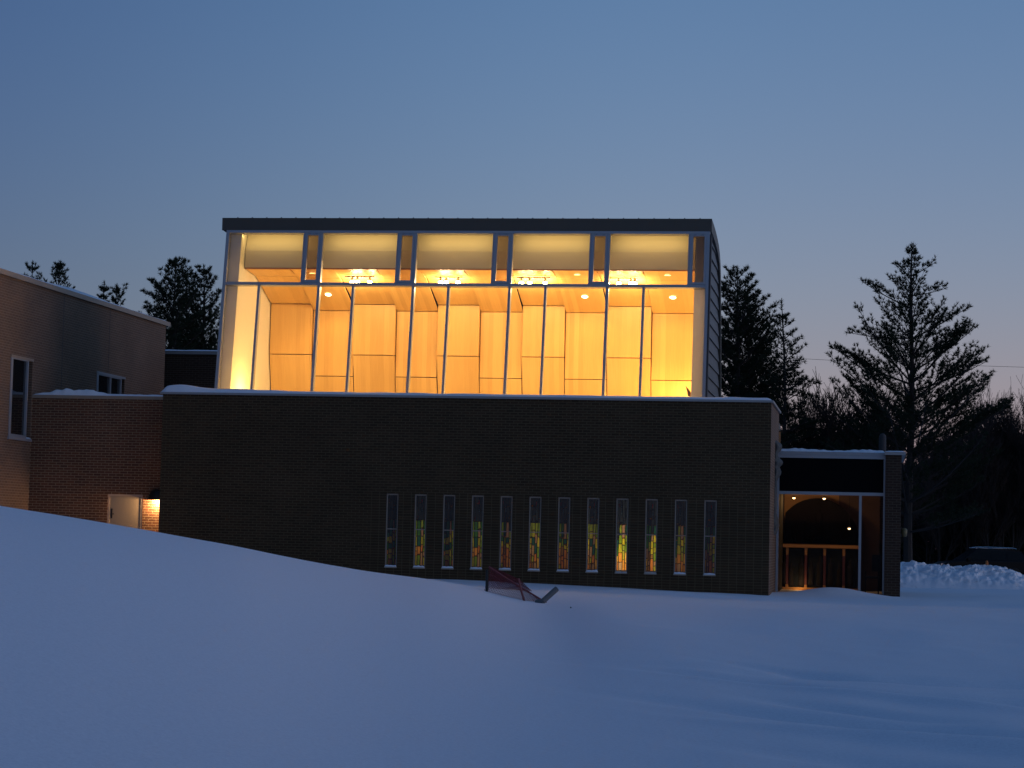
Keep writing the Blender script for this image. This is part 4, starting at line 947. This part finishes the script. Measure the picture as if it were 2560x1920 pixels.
# ------------------------------------------------------------------ trees
def needles(P, D, n, ln, wd, spread, rg):
    """needle tufts: at each P a spray of n thin triangles round direction D"""
    m = len(P); P = np.repeat(P, n, 0); D = np.repeat(D, n, 0)
    v = D + rg.normal(0, spread, D.shape); v /= np.linalg.norm(v, axis=1, keepdims=True)+1e-9
    L = ln*rg.uniform(.7, 1.25, (len(v), 1))
    s_ = np.cross(v, rg.normal(0, 1, v.shape)); s_ /= np.linalg.norm(s_, axis=1, keepdims=True)+1e-9
    V = np.stack([P - s_*wd*.5, P + s_*wd*.5, P + v*L], 1).reshape(-1, 3)
    return V, np.arange(len(V)).reshape(-1, 3)
def pine(name, px, Y, top_y, Lf, label, group, seed, h0=.12, step=.55, nb=5, e_top=50, e_bot=5, curl=.25, dens=1.0, tuft=.13, wd=.020, nn=11, lean=0.0, fixed=(), trunk_r=.16, base_px=None, sub=.24, gapz=None, jag=.25, fan=1.0, gap=.15):
    rg = np.random.default_rng(seed); rs = random.Random(seed)
    top = onY(px, top_y, Y); bx = top[0] if base_px is None else onY(base_px, 1400, Y)[0]
    zb = gz(bx, Y)-.1; H = top[2]-zb
    o = thing(name, (bx, Y, zb), label, 'tree', group)
    tx = lambda t_: bx+(top[0]-bx)*t_+.05*math.sin(t_*9+seed)
    ty = lambda t_: Y+.05*math.cos(t_*7+seed)
    tr = MB(); ts = np.linspace(0, 1, 12)
    tr.tube([(tx(t_), ty(t_), zb+H*t_) for t_ in ts], [trunk_r*(1-t_)**.8+.012 for t_ in ts], 8)
    TP, TD = [], []
    def limb(base, dr, L, crl, r0):
        dr = np.array(dr); pts = []
        for s_ in np.linspace(0, 1, 7): pts.append(base+dr*L*s_+np.array([0, 0, crl*L*s_**2]))
        tr.tube(pts, [r0*(1-.85*s_)+.004 for s_ in np.linspace(0, 1, 7)], 4, False)
        nrm = np.cross(dr, [0, 0, 1]); nrm = nrm/(np.linalg.norm(nrm)+1e-9)
        n = max(3, int(L/sub*dens))
        for i in range(n):
            s_ = .22+.78*(i+rs.random()*.6)/n
            if s_ > 1: continue
            p = base+dr*L*s_+np.array([0, 0, crl*L*s_**2]); tan = dr+np.array([0, 0, 2*crl*s_]); tan = tan/np.linalg.norm(tan)
            for sg in (-1, 1):
                l = fan*min(1, .3+.6*L)*(.32*L*(1-s_)*rs.uniform(.6, 1.2)+.20*rs.uniform(.6, 1.3))
                sd = tan*.75+nrm*sg*rs.uniform(.4, 1.0)+np.array([0, 0, rs.uniform(.0, .55)]); sd = sd/np.linalg.norm(sd)
                k = max(1, int(l/gap))
                if l > .3: tr.tube([p, p+sd*l], [.007, .003], 3, False)
                for q_ in range(k):
                    tt = .45+.55*(q_+.5)/k
                    TP.append(p+sd*l*tt+np.array([rs.gauss(0, .025) for _ in range(3)])); TD.append(sd*.65+np.array([0, 0, .5]))
        TP.append(pts[-1]); TD.append(dr+np.array([0, 0, crl*2]))
    h_ = H*h0
    while h_ < H-.15:
        t_ = h_/H
        if not (gapz and gapz[0] < t_ < gapz[1] and rs.random() < .7):
            L = Lf(t_); off = rs.random()*6.28
            for k in range(nb):
                a = off+k*6.283/nb+rs.uniform(-.35, .35); e = R(e_bot+(e_top-e_bot)*t_+rs.uniform(-8, 8))
                ll = L*rs.uniform(1-jag, 1+jag*.7)
                limb(np.array([tx(t_), ty(t_), zb+h_]), (math.cos(a)*math.cos(e), math.sin(a)*math.cos(e), math.sin(e)), ll, curl*rs.uniform(.5, 1.4), .012+.011*ll)
        h_ += step*rs.uniform(.75, 1.25)
    for (px0, py0, px1, py1, crl) in fixed:     # limbs whose reach the silhouette shows
        a_ = onY(px0, py0, Y); b_ = onY(px1, py1, Y); v = b_-a_; L = float(np.linalg.norm(v)); d_ = v/L
        d_ = d_-np.array([0, 0, crl]); limb(a_, d_, L, crl, .014+.012*L)
    for z_ in np.linspace(.0, .35, 5): TP.append(np.array([tx(1), ty(1), zb+H-z_])); TD.append(np.array([0, 0, 1.0]))
    tr.build('trunk', M['bark'], o)
    V, Fc = needles(np.array(TP), np.array(TD), nn, tuft, wd, .62, rg)
    link_mesh('crown', V, Fc, M['needle'], o)
    return o
G_R = 'pines right of the glass hall'; G_L = 'pines behind the left building'
# big white pine
def Lbig(t_): return float(np.interp(t_, [0, .2, .45, .62, .75, .88, 1], [3.6, 3.8, 3.2, 2.3, 1.45, .62, .15]))
pine('pine_tree', 2282, 88, 612, Lbig, 'tallest pine on the right with upswept tufted limbs standing clear against the sky', G_R, 3, h0=.17, step=.55, nb=5, e_top=55, e_bot=4, curl=.22, dens=1.0, fan=1.75, gap=.17, sub=.27, tuft=.15, wd=.027, nn=14, base_px=2272, trunk_r=.17, jag=.4,
     fixed=[(2276, 770, 2158, 706, .1), (2277, 845, 2125, 832, .14), (2275, 960, 2082, 870, .12), (2276, 740, 2362, 722, .1), (2276, 850, 2418, 770, .05), (2276, 900, 2418, 818, .06), (2276, 980, 2464, 905, .12), (2276, 1060, 2455, 975, .05), (2276, 690, 2235, 660, .1), (2278, 690, 2336, 658, .1), (2276, 1140, 2520, 1020, .06), (2276, 1180, 2530, 1002, .08), (2275, 1000, 2100, 880, .1)])
# dense dark pines against the hall's right side
pine('pine_tree', 1846, 92, 680, lambda t_: float(np.interp(t_, [0, .35, .6, .8, .92, 1], [2.0, 2.3, 2.2, 1.6, 1.0, .35])), 'dense dark pine right beside the metal-clad side of the glass hall', G_R, 8, h0=.25, step=.42, nb=5, e_top=38, e_bot=2, curl=.16, dens=1.5, tuft=.17, wd=.032, nn=14, trunk_r=.18)
pine('pine_tree', 1872, 94, 735, lambda t_: float(np.interp(t_, [0, .35, .6, .8, 1], [1.9, 2.2, 1.9, 1.5, .3])), 'dark pine with a bent bare lower trunk, second from the glass hall', G_R, 9, h0=.28, step=.42, nb=5, e_top=36, e_bot=4, curl=.18, dens=1.2, tuft=.16, wd=.03, nn=13, trunk_r=.17, base_px=1876, fixed=[(1874, 880, 1935, 835, .05), (1876, 950, 1935, 915, .05)])
pine('pine_tree', 1957, 90, 753, lambda t_: float(np.interp(t_, [0, .3, .5, .74, .86, .92, .95, 1], [1.6, 1.6, 1.3, .95, .75, .40, .10, .06])), 'slender pine with a bare leader and flat shelf-like limbs', G_R, 14, h0=.2, step=.40, nb=5, e_top=34, e_bot=-4, curl=.08, dens=1.25, tuft=.16, wd=.028, nn=12, trunk_r=.10, base_px=1966,
     fixed=[(1963, 962, 2046, 958, .02), (1965, 985, 2050, 1000, -.02), (1960, 905, 2010, 905, .05)], gapz=(.945, .99))
pine('pine_tree', 1905, 97, 880, lambda t_: float(np.interp(t_, [0, .5, 1], [2.2, 2.0, .6])), 'low bushy pine filling the gap between the slender pine and the two dark ones', G_R, 21, h0=.1, step=.45, nb=5, e_top=30, e_bot=0, dens=1.1, tuft=.16, wd=.03, nn=12)
# left cluster
pine('pine_tree', 436, 96, 648, lambda t_: float(np.interp(t_, [0, .5, .66, .8, .92, 1], [2.3, 2.3, 2.0, 1.35, .8, .25])), 'broad dark pine left of the glass hall with the highest top of that pair', G_L, 31, h0=.3, step=.40, nb=5, e_top=48, e_bot=8, curl=.2, dens=1.3, tuft=.17, wd=.034, nn=14, jag=.35, fixed=[(425, 760, 356, 728, .1), (425, 740, 372, 700, .15), (425, 790, 362, 770, .06)])
pine('pine_tree', 510, 98, 668, lambda t_: float(np.interp(t_, [0, .5, .66, .8, .92, 1], [1.7, 1.7, 1.5, 1.1, .7, .25])), 'dark pine touching the left edge of the glass hall', G_L, 32, h0=.3, step=.40, nb=5, e_top=48, e_bot=10, curl=.2, dens=1.3, tuft=.17, wd=.034, nn=14)
pine('pine_tree', 470, 104, 690, lambda t_: float(np.interp(t_, [0, .5, .8, 1], [2.0, 1.9, 1.2, .4])), 'dark pine filling in between the left pair, a little farther back', G_L, 33, h0=.3, step=.42, nb=5, e_top=48, e_bot=10, dens=1.25, tuft=.18, wd=.036, nn=13)
pine('pine_tree', 85, 97, 657, lambda t_: float(np.interp(t_, [0, .7, .9, 1], [1.6, 1.2, .6, .2])), 'leftmost pine tip showing over the left roofline', G_L, 34, h0=.4, step=.45, nb=4, e_top=40, e_bot=10, dens=1.1, tuft=.15, wd=.03, nn=12)
pine('pine_tree', 151, 97, 657, lambda t_: float(np.interp(t_, [0, .7, .9, 1], [1.6, 1.3, .65, .15])), 'pointed pine tip over the left roofline, second from the left', G_L, 35, h0=.4, step=.38, nb=5, e_top=45, e_bot=12, dens=1.2, tuft=.16, wd=.032, nn=13)
pine('pine_tree', 258, 97, 708, lambda t_: float(np.interp(t_, [0, .8, 1], [1.2, .7, .15])), 'narrow pine tip over the middle of the left roofline', G_L, 36, h0=.4, step=.42, nb=4, e_top=40, e_bot=10, dens=1.1, tuft=.15, wd=.03, nn=12)
pine('pine_tree', 288, 99, 714, lambda t_: float(np.interp(t_, [0, .8, 1], [1.3, .8, .2])), 'forked pine tip just right of the narrow one over the left roofline', G_L, 37, h0=.4, step=.42, nb=4, e_top=48, e_bot=12, dens=1.0, tuft=.15, wd=.03, nn=12, fixed=[(288, 770, 316, 712, .05)])
# small spruces and young pines between
for i, (px, Y, ty_, wdt, lab) in enumerate([(2330, 128, 1085, 2.2, 'young pine crowding the right foot of the tallest pine'), (2510, 129, 1000, 1.7, 'young pine with pointed shoots near the right picture edge'), (2430, 128, 1040, 2.2, 'bushy young pine right of the tallest pine'),
        (2190, 97, 1020, 1.4, 'bushy young pine left of the tallest pine'), (2000, 96, 1110, 2.2, 'low dark pine behind the pavilion roof beside the brick corner'), (2090, 98, 1100, 1.6, 'low dark pine behind the middle of the pavilion roof')]):
    pine('pine_tree', px, Y, ty_, (lambda w_: (lambda t_: float(np.interp(t_, [0, .4, .8, 1], [w_, w_, w_*.5, .15]))))(wdt), lab, G_R, 60+i, h0=.05, step=.36, nb=5, e_top=45, e_bot=8, dens=1.1, tuft=.17, wd=.032, nn=12, trunk_r=.08)
# bare thicket
def bare(px, Y, top_y, label, seed, spread=.5):
    rs = random.Random(seed); top = onY(px, top_y, Y); zb = gz(top[0], Y)-.1; H = top[2]-zb
    o = thing('bare_tree', (top[0], Y, zb), label, 'tree', 'bare trees in the thicket')
    mb = MB()
    def grow(p, d, L, r, lev):
        n = 4; pts = [Vector(p)]; dd = Vector(d)
        for i in range(n):
            dd = (dd+Vector((rs.gauss(0, .10), rs.gauss(0, .10), .06))).normalized(); pts.append(pts[-1]+dd*L/n)
        mb.tube(pts, [max(.0085, r*(1-.6*i/n)) for i in range(n+1)], 4 if lev < 2 else 3, False)
        if lev >= 4: return
        for i in range({0: 11, 1: 7, 2: 5, 3: 4}[lev]):
            t_ = rs.uniform(.25, 1.0); q_ = pts[min(n, int(t_*n))]
            ang = rs.uniform(0, 6.28); sd = Vector((math.cos(ang), math.sin(ang), 0)); tilt = rs.uniform(.35, .95)*spread*1.6
            nd = (dd*(1)+sd*tilt+Vector((0, 0, .25))).normalized()
            grow(q_, nd, L*rs.uniform(.38, .62), r*.5, lev+1)
    tk = rs.randint(1, 3)
    for _ in range(tk): grow((top[0]+rs.uniform(-.2, .2), Y, zb), Vector((rs.gauss(0, .12), rs.gauss(0, .12), 1)).normalized(), H*.78*rs.uniform(.8, 1), .06, 0)
    # the stem is the trunk; its twigs the crown
    k = 4*4
    mb.build('crown', M['twig'], o)
    tb = MB().tube([(top[0], Y, zb-.1), (top[0]+.02, Y, zb+H*.35)], [.06, .045], 6); tb.build('trunk', M['bark'], o)
BL = [(2045, 94, 1020, 'thin bare tree just right of the slender pine, twigs fanning up'), (2090, 93, 975, 'bare tree with the finest twigs left of the tallest pine'), (2130, 94, 965, 'highest bare tree, twiggy top left of the tallest pine'), (2165, 95, 1010, 'bare tree between the twiggy top and the tallest pine'),
      (2030, 103, 1065, 'low bare tree over the brick corner'), (2230, 103, 1050, 'bare tree close behind the trunk of the tallest pine'), (2370, 127, 1060, 'bare tree behind the right-hand limbs of the tallest pine'), (2450, 126, 1040, 'bare tree over the snowbank, left of the one at the picture edge'),
      (2490, 127, 1010, 'bare tree rising above the right-hand thicket'), (2535, 126, 1005, 'bare tree at the right picture edge, tallest of the thicket there'), (2575, 127, 1030, 'bare tree cut by the right picture edge'), (2405, 126, 1110, 'low bare tree right of the tallest pine over the car'), (2320, 126, 1100, 'low bare tree seen through the tallest pine'), (1990, 101, 1075, 'bare tree behind the slender pine'), (2065, 92, 1045, 'short bare tree with crossing twigs behind the pavilion roof'), (2110, 92, 1000, 'bare tree with crooked twigs just left of the highest bare tree'),
      (2145, 96, 985, 'bare tree with a forked top just right of the highest bare tree'), (2185, 93, 1030, 'bare tree whose twigs cross the left limbs of the tallest pine'), (2350, 125, 1085, 'low bare tree behind the lower right limbs of the tallest pine'), (2425, 125, 1060, 'bare tree above the hood of the black car'), (2470, 125, 1050, 'bare tree above the roof of the black car'), (2510, 126, 1040, 'bare tree above the rear of the black car')]
for i, (px, Y, ty_, lab) in enumerate(BL): bare(px, Y, ty_, lab, 200+i)
# distant wood
def woods():
    rg = np.random.default_rng(77); n = 15000
    x = rg.uniform(-9, 30, n); y = rg.uniform(132, 146, n)
    a = np.array([mnoise.noise((v*.45, 0, 2)) for v in x]); b = np.array([mnoise.noise((v*1.7, 3, 9)) for v in x])
    lim = np.interp(x, [-9, -3, 3, 9, 14, 26], [4.8, 5.2, 5.7, 6.2, 6.8, 7.2])+a*1.2+b*.6
    z = -.5+(lim+.5)*rg.uniform(0, 1, n)**.8
    P = np.stack([x, y, z], 1); D = np.tile([0, 0, .7], (n, 1))+rg.normal(0, .5, (n, 3))
    V, Fc = needles(P, D, 8, .55, .16, .8, rg)
    tag(link_mesh('woods', V, Fc, M['woods']), 'dark mass of evergreen woods beyond the snowbank', 'woods', kind='stuff')
    n = 5000; x = rg.uniform(-42, -14, n); y = rg.uniform(110, 122, n); z = -.5+rg.uniform(0, 1, n)*5.5
    V, Fc = needles(np.stack([x, y, z], 1), np.tile([0, 0, .7], (n, 1))+rg.normal(0, .5, (n, 3)), 8, .55, .16, .8, rg)
    tag(link_mesh('woods', V, Fc, M['woods']), 'dark evergreen woods hidden low behind the left buildings', 'woods', kind='stuff')
woods()
# wires
for k, (pts, lab) in enumerate([([(1700, 885), (2010, 897), (2085, 901), (2300, 910), (2560, 918), (2800, 926)], 'highest utility wire crossing the sky behind the pines'), ([(1900, 985), (2060, 992), (2300, 1005), (2560, 1019), (2800, 1030)], 'faint middle utility wire above the right-hand thicket'), ([(2300, 1008+30), (2450, 1041), (2560, 1016+34), (2800, 1060)], 'faint lowest utility wire near the right picture edge')]):
    P = [onY(x, y, 118) for x, y in pts]
    tag(MB().tube(P, 0.009 if k == 0 else .005, 5).build('utility_wire', M['wire'], origin=tuple(P[0])), lab, 'wire', 'utility wires')

# ------------------------------------------------------------------ world, sun, camera
SUN_EL, SUN_AZ = R(5.0), R(93)      # azimuth clockwise from +Y
wd_ = bpy.data.worlds.new('World'); sc.world = wd_; wd_.use_nodes = True
nt = wd_.node_tree; bg = nt.nodes['Background']
sky = N(nt, 'ShaderNodeTexSky'); sky.sky_type = 'NISHITA'; sky.sun_disc = False; sky.sun_elevation = SUN_EL; sky.sun_rotation = SUN_AZ
sky.air_density = 1.0; sky.dust_density = 0.2; sky.ozone_density = 3.75
# rosy dusk band hugging the horizon, fading with height; the eastern (left) side is deeper
tc = N(nt, 'ShaderNodeTexCoord'); se = N(nt, 'ShaderNodeSeparateXYZ'); nt.links.new(tc.outputs['Generated'], se.inputs[0])
ab = N(nt, 'ShaderNodeMath', operation='MAXIMUM'); ab.inputs[1].default_value = 0; nt.links.new(se.outputs[2], ab.inputs[0])
m1 = N(nt, 'ShaderNodeMath', operation='MULTIPLY'); m1.inputs[1].default_value = -10.4; nt.links.new(ab.outputs[0], m1.inputs[0])
ex = N(nt, 'ShaderNodeMath', operation='EXPONENT'); nt.links.new(m1.outputs[0], ex.inputs[0])
sx_ = N(nt, 'ShaderNodeMapRange', interpolation_type='SMOOTHSTEP'); sx_.inputs['From Min'].default_value = -.5; sx_.inputs['From Max'].default_value = .05
sx_.inputs['To Min'].default_value = .45; sx_.inputs['To Max'].default_value = 1.0; nt.links.new(se.outputs[0], sx_.inputs['Value'])
fm = N(nt, 'ShaderNodeMath', operation='MULTIPLY'); nt.links.new(ex.outputs[0], fm.inputs[0]); nt.links.new(sx_.outputs[0], fm.inputs[1])
dk = N(nt, 'ShaderNodeMapRange', interpolation_type='SMOOTHSTEP'); dk.inputs['From Min'].default_value = -.46; dk.inputs['From Max'].default_value = -.06
dk.inputs['To Min'].default_value = 0; dk.inputs['To Max'].default_value = 1; nt.links.new(se.outputs[0], dk.inputs['Value'])
dc_ = N(nt, 'ShaderNodeMix', data_type='RGBA'); dc_.inputs[6].default_value = (.50, .47, .57, 1); dc_.inputs[7].default_value = (1, 1, 1, 1); nt.links.new(dk.outputs[0], dc_.inputs[0])
mx = N(nt, 'ShaderNodeMix', data_type='RGBA'); nt.links.new(fm.outputs[0], mx.inputs[0]); nt.links.new(sky.outputs[0], mx.inputs[6])
STR = 0.14
mx.inputs[7].default_value = (.262/STR, .172/STR, .215/STR, 1)
m2 = N(nt, 'ShaderNodeMix', data_type='RGBA', blend_type='MULTIPLY'); m2.inputs[0].default_value = 1; nt.links.new(mx.outputs[2], m2.inputs[6]); nt.links.new(dc_.outputs[2], m2.inputs[7])
m3 = N(nt, 'ShaderNodeMix', data_type='RGBA', blend_type='MULTIPLY'); m3.inputs[0].default_value = 1; m3.inputs[7].default_value = (1.10, .985, 1.03, 1); nt.links.new(m2.outputs[2], m3.inputs[6])
nt.links.new(m3.outputs[2], bg.inputs[0]); bg.inputs[1].default_value = STR
sl = bpy.data.lights.new('sun', 'SUN'); sl.energy = 0.13; sl.angle = R(25); sl.color = (1.0, .62, .50)
so = bpy.data.objects.new('sun', sl); COL.objects.link(so)
sd = Vector((math.sin(SUN_AZ)*math.cos(SUN_EL), math.cos(SUN_AZ)*math.cos(SUN_EL), math.sin(R(6))))
so.rotation_euler = sd.to_track_quat('Z', 'Y').to_euler()

cd = bpy.data.cameras.new('camera'); co = bpy.data.objects.new('camera', cd); COL.objects.link(co)
from mathutils import Matrix
co.matrix_world = Matrix(((RR[0], UU[0], -F[0], CAM[0]), (RR[1], UU[1], -F[1], CAM[1]), (RR[2], UU[2], -F[2], CAM[2]), (0, 0, 0, 1)))
cd.sensor_fit = 'HORIZONTAL'; cd.sensor_width = 36; cd.lens = 36*FPX/2560; cd.clip_start = .1; cd.clip_end = 4000
sc.camera = co
sc.view_settings.view_transform = 'Standard'; sc.view_settings.look = 'None'; sc.view_settings.exposure = 0.52; sc.view_settings.gamma = 1; sc.view_settings.use_curve_mapping = False
sc.cycles.use_denoising = True
sc.cycles.max_bounces = 8; sc.cycles.transparent_max_bounces = 12; sc.cycles.sample_clamp_indirect = 6
